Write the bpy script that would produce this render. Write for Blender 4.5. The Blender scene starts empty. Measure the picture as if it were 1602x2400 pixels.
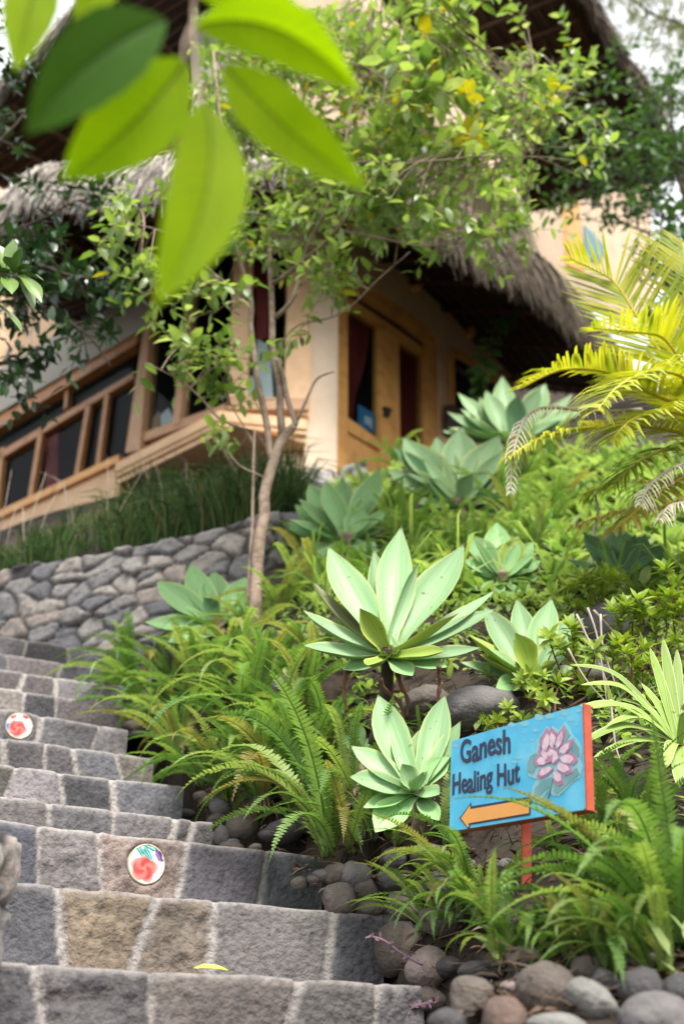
import bpy, math, random
import numpy as np
from mathutils import Vector, Matrix, noise
from mathutils.geometry import tessellate_polygon
R = math.radians
# ------------------------------------------------------------------ camera, sky, sun, exposure
scene = bpy.context.scene
PITCH, FPX, CX, CY = R(30.5), 2400.0, 801.0, 1200.0
cam = bpy.data.cameras.new('camera')
cam.sensor_fit = 'VERTICAL'; cam.sensor_height = 36.0; cam.lens = 36.0
cam.clip_start = 0.02; cam.clip_end = 2000
cam.dof.use_dof = True; cam.dof.focus_distance = 2.35; cam.dof.aperture_fstop = 2.7
cam_ob = bpy.data.objects.new('camera', cam); scene.collection.objects.link(cam_ob)
cam_ob.rotation_euler = (R(90) + PITCH, 0, 0); scene.camera = cam_ob
SUN_EL, SUN_AZ = R(56), R(160)          # azimuth measured from +Y towards +X
world = bpy.data.worlds.new('World'); scene.world = world; world.use_nodes = True
wn = world.node_tree
sky = wn.nodes.new('ShaderNodeTexSky'); sky.sky_type = 'NISHITA'; sky.sun_disc = False
sky.sun_elevation = SUN_EL; sky.sun_rotation = SUN_AZ; sky.air_density = 1.0; sky.dust_density = 6.0; sky.ozone_density = 0.6
cl = wn.nodes.new('ShaderNodeTexNoise'); cl.inputs['Scale'].default_value = 2.2; cl.inputs['Detail'].default_value = 5
cr = wn.nodes.new('ShaderNodeMapRange'); cr.inputs[1].default_value = .3; cr.inputs[2].default_value = .6; cr.inputs[3].default_value = .62; cr.inputs[4].default_value = .95
wn.links.new(cl.outputs['Fac'], cr.inputs[0])
cm = wn.nodes.new('ShaderNodeMix'); cm.data_type = 'RGBA'; cm.inputs[7].default_value = (5.2, 5.3, 5.45, 1)      # thin bright cloud over the blue
wn.links.new(cr.outputs[0], cm.inputs[0]); wn.links.new(sky.outputs[0], cm.inputs[6]); wn.links.new(cm.outputs[2], wn.nodes['Background'].inputs[0]); wn.nodes['Background'].inputs[1].default_value = 0.15
sun = bpy.data.lights.new('sun', 'SUN'); sun.energy = 2.9; sun.angle = R(20); sun.color = (1.0, .955, .87)
sun_ob = bpy.data.objects.new('sun', sun); scene.collection.objects.link(sun_ob)
sd = Vector((math.sin(SUN_AZ) * math.cos(SUN_EL), math.cos(SUN_AZ) * math.cos(SUN_EL), math.sin(SUN_EL)))
sun_ob.rotation_euler = (-sd).to_track_quat('-Z', 'Y').to_euler(); sun_ob.location = (0, 0, 30)
scene.view_settings.view_transform = 'Standard'; scene.view_settings.look = 'None'
scene.view_settings.exposure = 1.3; scene.view_settings.gamma = 1.0
scene.render.engine = 'CYCLES'
scene.cycles.max_bounces = 8; scene.cycles.transparent_max_bounces = 12; scene.cycles.transmission_bounces = 4
rng = random.Random(7)
U = rng.uniform
# ------------------------------------------------------------------ projection helpers
SP, CP = math.sin(PITCH), math.cos(PITCH)
def ray(px, py):
    u, v = (px - CX) / FPX, (CY - py) / FPX
    return Vector((u, CP - v * SP, SP + v * CP))
def at(px, py, Y):
    d = ray(px, py); return d * (Y / d.y)
def at_z(px, py, z):
    d = ray(px, py); return d * (z / d.z)
def mpp(Y, py=1200):                       # metres per photo pixel at horizontal distance Y
    return Y / ray(801, py).y / FPX
# ------------------------------------------------------------------ object helpers
def tag(o, label=None, cat=None, group=None, kind=None):
    if label: o['label'] = label
    if cat: o['category'] = cat
    if group: o['group'] = group
    if kind: o['kind'] = kind
    return o
def link(o, parent=None):
    scene.collection.objects.link(o)
    if parent is not None: o.parent = parent
    return o
def empty(name, loc=(0, 0, 0), rz=0):
    o = bpy.data.objects.new(name, None); o.empty_display_size = .05
    o.location = loc; o.rotation_euler = (0, 0, rz); return link(o)
class MB:
    def __init__(s): s.v = []; s.f = []; s.m = []; s.c = []; s.uv = {}
    def add(s, vs, fs, mi=0, col=None, uv=None):
        b = len(s.v); s.v.extend([tuple(p) for p in vs])
        for f in fs: s.f.append(tuple(b + i for i in f)); s.m.append(mi)
        if col is not None:
            while len(s.c) < b: s.c.append((1, 1, 1, 1))
            s.c.extend(col if len(col) == len(vs) and not isinstance(col[0], (int, float)) else [col] * len(vs))
        if uv is not None:
            for i, t in enumerate(uv): s.uv[b + i] = t
        return b
    def mesh(s, name, mats, smooth=True):
        me = bpy.data.meshes.new(name); me.from_pydata(s.v, [], s.f)
        for m in (mats if isinstance(mats, (list, tuple)) else [mats]): me.materials.append(m)
        me.polygons.foreach_set('material_index', s.m)
        if smooth: me.polygons.foreach_set('use_smooth', [True] * len(s.f))
        if s.c:
            while len(s.c) < len(s.v): s.c.append((1, 1, 1, 1))
            a = me.color_attributes.new('Col', 'FLOAT_COLOR', 'POINT')
            a.data.foreach_set('color', np.array([tuple(c) + ((1,) if len(c) == 3 else ()) for c in s.c], 'f').ravel())
        if s.uv:
            l = me.uv_layers.new(name='UVMap')
            li = np.zeros(len(me.loops), 'i'); me.loops.foreach_get('vertex_index', li)
            l.data.foreach_set('uv', np.array([s.uv.get(int(i), (0, 0)) for i in li], 'f').ravel())
        me.update(); return me
    def build(s, name, mats, parent=None, smooth=True):
        return link(bpy.data.objects.new(name, s.mesh(name, mats, smooth)), parent)
    def box(s, c, sx, sy, sz, rot=None, mi=0):
        M = rot or Matrix.Identity(3)
        vs = [Vector(c) + M @ Vector((x * sx / 2, y * sy / 2, z * sz / 2)) for z in (-1, 1) for y in (-1, 1) for x in (-1, 1)]
        s.add(vs, [(0, 2, 3, 1), (4, 5, 7, 6), (0, 1, 5, 4), (2, 6, 7, 3), (0, 4, 6, 2), (1, 3, 7, 5)], mi)
    def tube(s, pts, rad, n=6, mi=0, cap=True):
        pts = [Vector(p) for p in pts]; vs = []; fs = []; prev = None
        for i, p in enumerate(pts):
            t = (pts[min(i + 1, len(pts) - 1)] - pts[max(i - 1, 0)])
            t = t.normalized() if t.length > 1e-9 else Vector((0, 0, 1))
            a = prev - t * prev.dot(t) if prev is not None else t.orthogonal()
            a = a.normalized() if a.length > 1e-6 else t.orthogonal().normalized()
            prev = a; b = t.cross(a); r = rad[i] if isinstance(rad, (list, tuple)) else rad
            for k in range(n):
                an = 2 * math.pi * k / n; vs.append(p + (a * math.cos(an) + b * math.sin(an)) * r)
        for i in range(len(pts) - 1):
            for k in range(n):
                fs.append((i * n + k, i * n + (k + 1) % n, (i + 1) * n + (k + 1) % n, (i + 1) * n + k))
        if cap: fs.append(tuple(range(n))[::-1]); fs.append(tuple(range((len(pts) - 1) * n, len(pts) * n)))
        s.add(vs, fs, mi)
    def leaf(s, b, d, n, L, W, fold=.25, curl=.1, mi=0):       # small leaf, six faces
        d = d.normalized(); n = (n - d * n.dot(d))
        n = n.normalized() if n.length > 1e-6 else d.orthogonal().normalized()
        a = d.cross(n); vs = [b]
        for t, w in ((.3, .9), (.68, .8)):
            c = b + d * (L * t) - n * (curl * L * t * t)
            vs += [c - a * (W * w / 2) + n * (fold * W * w / 2), c, c + a * (W * w / 2) + n * (fold * W * w / 2)]
        vs.append(b + d * L - n * (curl * L))
        s.add(vs, [(0, 2, 1), (0, 3, 2), (1, 2, 5, 4), (2, 3, 6, 5), (4, 5, 7), (5, 6, 7)], mi)
    def strip(s, pts, wid, n, mi=0, col=None, fold=0.):        # ribbon along a curve
        vs = []; fs = []
        pts = [Vector(p) for p in pts]
        for i, p in enumerate(pts):
            t = (pts[min(i + 1, len(pts) - 1)] - pts[max(i - 1, 0)]).normalized()
            a = t.cross(n); a = a.normalized() if a.length > 1e-6 else t.orthogonal().normalized()
            up = a.cross(t); w = wid[i] / 2
            if fold: vs += [p - a * w + up * w * fold, p, p + a * w + up * w * fold]
            else: vs += [p - a * w, p + a * w]
        k = 3 if fold else 2
        for i in range(len(pts) - 1):
            for j in range(k - 1): fs.append((i * k + j, i * k + j + 1, (i + 1) * k + j + 1, (i + 1) * k + j))
        uv = [(j / (k - 1), i / (len(pts) - 1)) for i in range(len(pts)) for j in range(k)]
        s.add(vs, fs, mi, col, uv)
def catmull(pts, n):
    pts = [Vector(p) for p in pts]; out = []; m = len(pts) - 1
    for k in range(n + 1):
        t = k / n * m; i = min(int(t), m - 1); f = t - i
        p0, p1, p2, p3 = pts[max(i - 1, 0)], pts[i], pts[i + 1], pts[min(i + 2, m)]
        out.append(.5 * ((2 * p1) + (p2 - p0) * f + (2 * p0 - 5 * p1 + 4 * p2 - p3) * f * f + (3 * p1 - p0 - 3 * p2 + p3) * f ** 3))
    return out
def lerp_tab(tab, s):
    for (a, va), (b, vb) in zip(tab, tab[1:]):
        if s <= b: return va + (vb - va) * (s - a) / (b - a)
    return tab[-1][1]
# ------------------------------------------------------------------ materials
def srgb(h):
    h = h.lstrip('#'); return tuple(((c / 12.92) if c <= .04045 else ((c + .055) / 1.055) ** 2.4) for c in (int(h[i:i + 2], 16) / 255 for i in (0, 2, 4))) + (1,)
def mat(name, cols, rough=.6, vary='noise', scale=8., trans=0., tcol=None, bump=0., bscale=60., spec=.4, mix2=None, attr=False, coat=0.):
    """cols: base colours (linear); vary picks between them by noise, by leaf island or by object."""
    m = bpy.data.materials.new(name); m.use_nodes = True; nt = m.node_tree; N = nt.nodes; L = nt.links
    b = N['Principled BSDF']; b.inputs['Roughness'].default_value = rough; b.inputs['Specular IOR Level'].default_value = spec
    b.inputs['Coat Weight'].default_value = coat
    tc = N.new('ShaderNodeTexCoord')
    ramp = N.new('ShaderNodeValToRGB'); e = ramp.color_ramp.elements
    while len(e) < len(cols): e.new(.5)
    for i, c in enumerate(cols):
        e[i].position = (i / max(1, len(cols) - 1)) * (.5 if vary == 'noise' else 1) + (.25 if vary == 'noise' else 0)
        e[i].color = tuple(c[:3]) + (1,)
    nz = N.new('ShaderNodeTexNoise'); nz.inputs['Scale'].default_value = scale; nz.inputs['Detail'].default_value = 6
    L.new(tc.outputs['Object'], nz.inputs['Vector'])
    if vary == 'noise': L.new(nz.outputs['Fac'], ramp.inputs[0])
    elif vary == 'island':
        g = N.new('ShaderNodeNewGeometry'); L.new(g.outputs['Random Per Island'], ramp.inputs[0])
    elif vary == 'object':
        g = N.new('ShaderNodeObjectInfo'); L.new(g.outputs['Random'], ramp.inputs[0])
    col = ramp.outputs[0]
    if attr:
        at_ = N.new('ShaderNodeAttribute'); at_.attribute_name = 'Col'
        mx = N.new('ShaderNodeMix'); mx.data_type = 'RGBA'; mx.blend_type = 'MULTIPLY'; mx.inputs[0].default_value = 1
        L.new(at_.outputs['Color'], mx.inputs[6]); L.new(col, mx.inputs[7]); col = mx.outputs[2]
    if vary != 'noise':                        # slight mottling inside a leaf
        mx = N.new('ShaderNodeMix'); mx.data_type = 'RGBA'; mx.blend_type = 'MULTIPLY'; mx.inputs[0].default_value = .55
        r2 = N.new('ShaderNodeValToRGB'); r2.color_ramp.elements[0].position = .3; r2.color_ramp.elements[0].color = (.6, .62, .5, 1)
        r2.color_ramp.elements[1].position = .65; r2.color_ramp.elements[1].color = (1.15, 1.12, 1.05, 1)
        L.new(nz.outputs['Fac'], r2.inputs[0]); L.new(col, mx.inputs[6]); L.new(r2.outputs[0], mx.inputs[7]); col = mx.outputs[2]
    L.new(col, b.inputs['Base Color'])
    if bump:
        bn = N.new('ShaderNodeTexNoise'); bn.inputs['Scale'].default_value = bscale; bn.inputs['Detail'].default_value = 8
        L.new(tc.outputs['Object'], bn.inputs['Vector'])
        bp = N.new('ShaderNodeBump'); bp.inputs['Strength'].default_value = bump; bp.inputs['Distance'].default_value = .01
        L.new(bn.outputs['Fac'], bp.inputs['Height']); L.new(bp.outputs[0], b.inputs['Normal'])
    if trans:
        t = N.new('ShaderNodeBsdfTranslucent'); ms = N.new('ShaderNodeMixShader'); ms.inputs[0].default_value = trans
        gm = N.new('ShaderNodeMix'); gm.data_type = 'RGBA'; gm.blend_type = 'MULTIPLY'; gm.inputs[0].default_value = 1
        L.new(col, gm.inputs[6]); gm.inputs[7].default_value = tuple(tcol or (1.35, 1.4, .7)) + (1,)
        L.new(gm.outputs[2], t.inputs[0]); L.new(b.outputs[0], ms.inputs[1]); L.new(t.outputs[0], ms.inputs[2])
        L.new(ms.outputs[0], N['Material Output'].inputs[0])
    return m
M = {}
M['stone'] = mat('step stone', [(.45, .45, .46), (.9, .9, .9), (1.15, 1.12, 1.08)], .9, scale=60, bump=.75, bscale=95, attr=True)
M['soil'] = mat('dark garden soil', [(.009, .006, .004), (.032, .021, .014), (.016, .011, .008)], .95, scale=14, bump=1, bscale=40)
M['wall_stone'] = mat('rubble stone', [(.6, .6, .6), (1, 1, 1), (1.1, 1.08, 1.05)], .88, scale=30, bump=.6, bscale=50, attr=True)
for k, c in dict(grey=(.16, .15, .15), pink=(.27, .215, .20), brown=(.14, .116, .10), red=(.145, .098, .08), pale=(.22, .215, .20), dark=(.075, .07, .072)).items():
    M['rock_' + k] = mat('river stone ' + k, [tuple(x * .36 for x in c), tuple(x * .66 for x in c), tuple(x * .92 for x in c)], .85, scale=13, bump=.6, bscale=110)
M['plaster'] = mat('peach plaster', [(.56, .36, .20), (.72, .49, .30), (.62, .40, .23)], .85, scale=3, bump=.15, bscale=90)
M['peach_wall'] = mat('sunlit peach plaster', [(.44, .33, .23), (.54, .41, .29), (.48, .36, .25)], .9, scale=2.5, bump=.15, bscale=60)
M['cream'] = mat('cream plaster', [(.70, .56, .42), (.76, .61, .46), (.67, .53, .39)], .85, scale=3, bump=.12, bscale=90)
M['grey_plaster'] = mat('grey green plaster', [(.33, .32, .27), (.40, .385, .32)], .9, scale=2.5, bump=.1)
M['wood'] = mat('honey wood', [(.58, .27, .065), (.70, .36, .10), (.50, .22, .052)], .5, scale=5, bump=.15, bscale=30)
M['brown_wood'] = mat('shaded brown wood', [(.33, .15, .048), (.42, .20, .07), (.26, .11, .034)], .55, scale=5, bump=.15, bscale=30)  # darker copy of the honey wood, left facade's shade put into the colour
M['pale_wood'] = mat('sunbleached wood frame', [(.42, .235, .125), (.5, .30, .17)], .6, scale=5, bump=.1, bscale=30)
M['dark_wood'] = mat('dark brown wood', [(.05, .022, .010), (.085, .04, .018)], .6, scale=5)
M['inside'] = mat('dim interior', [(.012, .010, .009), (.02, .016, .014)], .9)  # near-black, so the darkness of the unlit room is painted in
M['curtain'] = mat('dark red curtain', [(.28, .035, .035), (.42, .07, .06), (.2, .022, .024)], .8, scale=18)
M['white_cloth'] = mat('white cloth', [(.75, .78, .82), (.85, .87, .9)], .8, scale=5)
M['blue_paper'] = mat('blue notice', [(.03, .2, .48), (.12, .36, .62)], .5, scale=14)
M['metal'] = mat('dark iron', [(.02, .018, .016), (.035, .03, .026)], .4)
M['blue_tile'] = mat('blue glazed tile', [(.05, .15, .19), (.10, .24, .28)], .4, scale=10)
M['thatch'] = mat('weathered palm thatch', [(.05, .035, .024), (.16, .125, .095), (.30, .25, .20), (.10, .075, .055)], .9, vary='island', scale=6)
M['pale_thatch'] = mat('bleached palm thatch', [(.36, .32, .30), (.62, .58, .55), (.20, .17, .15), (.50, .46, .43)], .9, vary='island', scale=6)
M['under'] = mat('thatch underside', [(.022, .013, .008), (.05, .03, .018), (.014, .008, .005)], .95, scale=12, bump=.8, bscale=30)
M['bark'] = mat('pale brown bark', [(.13, .09, .065), (.27, .20, .15), (.36, .29, .22)], .9, scale=22, bump=.7, bscale=60)
M['dark_bark'] = mat('dark bark', [(.03, .022, .016), (.075, .055, .04)], .9, scale=22, bump=.5)
M['dry'] = mat('dry grey twig', [(.28, .23, .19), (.42, .36, .31), (.16, .11, .08)], .9, scale=15)
M['brown_stem'] = mat('brown withered stem', [(.07, .03, .018), (.16, .08, .045)], .8, scale=30, bump=.5)
M['citrus'] = mat('citrus leaf', [(.085, .155, .038), (.18, .28, .06), (.28, .375, .11), (.12, .21, .055), (.40, .47, .22)], .38, vary='island', scale=20, trans=.45, spec=.55)
M['yellow_leaf'] = mat('yellowing citrus leaf', [(.40, .42, .025), (.50, .46, .025), (.32, .39, .03)], .45, vary='island', scale=20, trans=.35, tcol=(1.4, 1.3, .4))
M['dark_leaf'] = mat('dark glossy leaf', [(.010, .034, .013), (.02, .06, .02), (.04, .105, .025), (.014, .045, .02)], .28, vary='island', scale=20, trans=.15, spec=.6)
M['bright_leaf'] = mat('pale glossy leaf', [(.12, .22, .05), (.2, .33, .08), (.08, .17, .03)], .32, vary='island', scale=20, trans=.25, spec=.6)
M['vine_leaf'] = mat('vine leaf', [(.04, .10, .025), (.08, .17, .035), (.05, .12, .045)], .45, vary='island', scale=20, trans=.25)
M['feather'] = mat('feathery grey green foliage', [(.11, .14, .05), (.19, .22, .09), (.075, .105, .04)], .7, vary='island', trans=.3)
M['front_leaf'] = mat('near leaf', [(.22, .35, .004), (.27, .39, .005), (.18, .31, .004)], .6, vary='noise', scale=9, trans=.68, tcol=(1.2, 1.35, .3), spec=.06, attr=True)
M['front_dark'] = mat('near dark leaf', [(.035, .10, .008), (.05, .13, .01)], .6, vary='noise', scale=9, trans=.3, tcol=(1.3, 1.3, .3), spec=.1, attr=True)  # shade on one near leaf painted in as dark green; midribs share it
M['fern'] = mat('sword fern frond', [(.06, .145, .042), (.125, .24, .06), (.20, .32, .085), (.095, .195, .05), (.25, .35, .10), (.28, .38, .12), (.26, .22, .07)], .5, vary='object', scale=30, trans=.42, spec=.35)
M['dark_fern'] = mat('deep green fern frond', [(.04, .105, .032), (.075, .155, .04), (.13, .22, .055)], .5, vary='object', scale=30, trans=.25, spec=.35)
M['grass'] = mat('dark strap grass', [(.010, .03, .008), (.02, .052, .012), (.036, .078, .018), (.06, .10, .025), (.10, .10, .04)], .8, vary='island', trans=.2, spec=.15)
M['weed'] = mat('low leafy cover', [(.13, .23, .07), (.24, .36, .11), (.35, .45, .17), (.18, .30, .10)], .55, vary='island', scale=30, trans=.45)
M['shrub'] = mat('lime shrub leaf', [(.17, .29, .03), (.28, .38, .04), (.12, .22, .03), (.34, .40, .05)], .5, vary='island', scale=30, trans=.3)
M['palm'] = mat('golden palm leaflet', [(.34, .42, .04), (.52, .53, .06), (.25, .36, .035), (.58, .53, .085)], .5, vary='island', scale=10, trans=.35, tcol=(1.4, 1.3, .4))
M['palm_green'] = mat('green palm leaflet', [(.10, .19, .02), (.18, .26, .025), (.26, .31, .03)], .5, vary='island', scale=10, trans=.3)
M['palm_dry'] = mat('bleached dry leaflet', [(.55, .52, .42), (.68, .65, .55), (.4, .33, .22)], .8, vary='island', scale=10, trans=.2, tcol=(1.1, 1.05, .9))
M['palm_olive'] = mat('olive withered leaflet', [(.22, .2, .03), (.34, .28, .04), (.16, .16, .03)], .6, vary='island', scale=10, trans=.25)
M['rachis'] = mat('yellow frond rib', [(.45, .36, .03), (.55, .44, .05)], .5)
M['litter'] = mat('dry leaf litter', [(.05, .028, .017), (.12, .075, .048), (.03, .018, .012), (.22, .165, .12)], .9, vary='island')
M['purple'] = mat('purple leaf', [(.13, .06, .10), (.22, .13, .2), (.09, .03, .055)], .5, vary='island', trans=.2, tcol=(1.3, 1, 1.2))
M['fallen'] = mat('fallen yellow green leaf', [(.45, .50, .05), (.55, .58, .12)], .5)
def agave_mat(name, base, edge, pale):
    m = bpy.data.materials.new(name); m.use_nodes = True; nt = m.node_tree; N = nt.nodes; L = nt.links; b = N['Principled BSDF']
    b.inputs['Roughness'].default_value = .5; b.inputs['Specular IOR Level'].default_value = .35
    uv = N.new('ShaderNodeUVMap'); sx = N.new('ShaderNodeSeparateXYZ'); L.new(uv.outputs[0], sx.inputs[0])
    def math_(op, a, v):
        n = N.new('ShaderNodeMath'); n.operation = op; L.new(a, n.inputs[0]); n.inputs[1].default_value = v; return n.outputs[0]
    u = math_('ABSOLUTE', math_('SUBTRACT', sx.outputs[0], .5), 0)
    rm = N.new('ShaderNodeValToRGB'); rm.color_ramp.elements[0].position = .43; rm.color_ramp.elements[0].color = (0, 0, 0, 1)
    rm.color_ramp.elements[1].position = .485; rm.color_ramp.elements[1].color = (1, 1, 1, 1); L.new(u, rm.inputs[0])
    tc = N.new('ShaderNodeTexCoord'); mp = N.new('ShaderNodeMapping'); L.new(uv.outputs[0], mp.inputs[0]); mp.inputs['Scale'].default_value = (7, .9, 1)
    nz = N.new('ShaderNodeTexNoise'); nz.inputs['Scale'].default_value = 1.6; nz.inputs['Detail'].default_value = 5; L.new(mp.outputs[0], nz.inputs['Vector'])
    r = N.new('ShaderNodeValToRGB'); r.color_ramp.elements[0].position = .34; r.color_ramp.elements[0].color = tuple(base) + (1,)
    r.color_ramp.elements[1].position = .66; r.color_ramp.elements[1].color = tuple(pale) + (1,); L.new(nz.outputs['Fac'], r.inputs[0])
    tp = N.new('ShaderNodeValToRGB'); tp.color_ramp.elements[0].position = .955; tp.color_ramp.elements[0].color = (1, 1, 1, 1); tp.color_ramp.elements[1].position = .985; tp.color_ramp.elements[1].color = (.38, .2, .12, 1)
    L.new(sx.outputs[1], tp.inputs[0]); sp = N.new('ShaderNodeTexNoise'); sp.inputs['Scale'].default_value = 55; sp.inputs['Detail'].default_value = 3; L.new(tc.outputs['Object'], sp.inputs['Vector'])
    sr = N.new('ShaderNodeValToRGB'); sr.color_ramp.elements[0].position = .27; sr.color_ramp.elements[0].color = (.5, .42, .25, 1); sr.color_ramp.elements[1].position = .33; sr.color_ramp.elements[1].color = (1, 1, 1, 1); L.new(sp.outputs['Fac'], sr.inputs[0])
    tm = N.new('ShaderNodeMix'); tm.data_type = 'RGBA'; tm.blend_type = 'MULTIPLY'; tm.inputs[0].default_value = 1; L.new(tp.outputs[0], tm.inputs[6]); L.new(sr.outputs[0], tm.inputs[7])
    oi = N.new('ShaderNodeObjectInfo'); hs = N.new('ShaderNodeHueSaturation'); L.new(r.outputs[0], hs.inputs['Color'])
    va = N.new('ShaderNodeMapRange'); va.inputs[3].default_value = .8; va.inputs[4].default_value = 1.2; L.new(oi.outputs['Random'], va.inputs[0]); L.new(va.outputs[0], hs.inputs['Value'])
    mx = N.new('ShaderNodeMix'); mx.data_type = 'RGBA'; L.new(rm.outputs[0], mx.inputs[0]); L.new(hs.outputs[0], mx.inputs[6]); mx.inputs[7].default_value = tuple(edge) + (1,)
    fm = N.new('ShaderNodeMix'); fm.data_type = 'RGBA'; fm.blend_type = 'MULTIPLY'; fm.inputs[0].default_value = 1; L.new(mx.outputs[2], fm.inputs[6]); L.new(tm.outputs[2], fm.inputs[7]); mx = fm
    L.new(mx.outputs[2], b.inputs['Base Color'])
    t = N.new('ShaderNodeBsdfTranslucent'); ms = N.new('ShaderNodeMixShader'); ms.inputs[0].default_value = .16
    L.new(mx.outputs[2], t.inputs[0]); L.new(b.outputs[0], ms.inputs[1]); L.new(t.outputs[0], ms.inputs[2]); L.new(ms.outputs[0], N['Material Output'].inputs[0])
    return m
M['agave'] = agave_mat('pale blue green agave leaf', (.195, .365, .165), (.44, .55, .22), (.305, .455, .235))
M['agave_green'] = agave_mat('green agave leaf', (.20, .405, .15), (.42, .56, .22), (.30, .50, .22))
M['agave_lime'] = agave_mat('lime agave leaf', (.24, .36, .05), (.5, .56, .12), (.34, .44, .09))
M['agave_dark'] = agave_mat('shaded agave leaf', (.09, .22, .095), (.22, .36, .14), (.13, .28, .125))  # darker copy of the agave green with the shade put into it
M['agave_brown'] = agave_mat('withering agave leaf', (.12, .12, .045), (.30, .28, .12), (.24, .27, .14))
M['strap'] = agave_mat('cream edged strap leaf', (.13, .26, .04), (.55, .60, .25), (.3, .4, .09))
# ------------------------------------------------------------------ stone steps: top edges given by height above the eye
STEPS = [  # (left px, right px, height, joints px, rough?)
    ((30, 2257), (985, 2309), .21, [169, 388, 634, 860]),
    ((30, 2073), (893, 2139), .40, [164, 342, 500, 770]),
    ((25, 1925), (752, 2012), .59, [105, 245, 429, 613]),
    ((20, 1869), (497, 1927), .69, [122, 266, 407, 448]),
    ((0, 1790), (430, 1846), .88, [20, 158, 276]),
    ((0, 1730), (360, 1779), 1.06, [22, 112, 189, 291]),
    ((0, 1662), (300, 1712), 1.26, [97, 220]),
    ((0, 1613), (290, 1660), 1.45, [60, 138]),
    ((0, 1571), (290, 1612), 1.63, [51, 138, 230]),
    ((0, 1531), (290, 1575), 1.82, [30, 138, 240]),
    ((0, 1492), (250, 1530), 2.02, [60, 170])]
SEG = []
for (l, r, h, j) in STEPS:
    SEG.append((at_z(*l, h), at_z(*r, h)))
stairs = empty('stone_stairs', SEG[0][1])
tag(stairs, 'grey stone stairs with pale mortar joints climbing up to the left', 'stairs')
TINT = [(.122, .118, .122), (.145, .135, .13), (.105, .103, .112), (.15, .136, .122), (.135, .12, .12), (.095, .096, .104), (.148, .139, .142)]
TILE_AT = {2: (340, 2027, .0485), 6: (44, 1703, .049)}
def fbm(p, s, o=4):
    v = 0; a = .5
    for _ in range(o): v += a * noise.noise(Vector(p) * s); s *= 2.1; a *= .5
    return v
TILEPOS = {}
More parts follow.
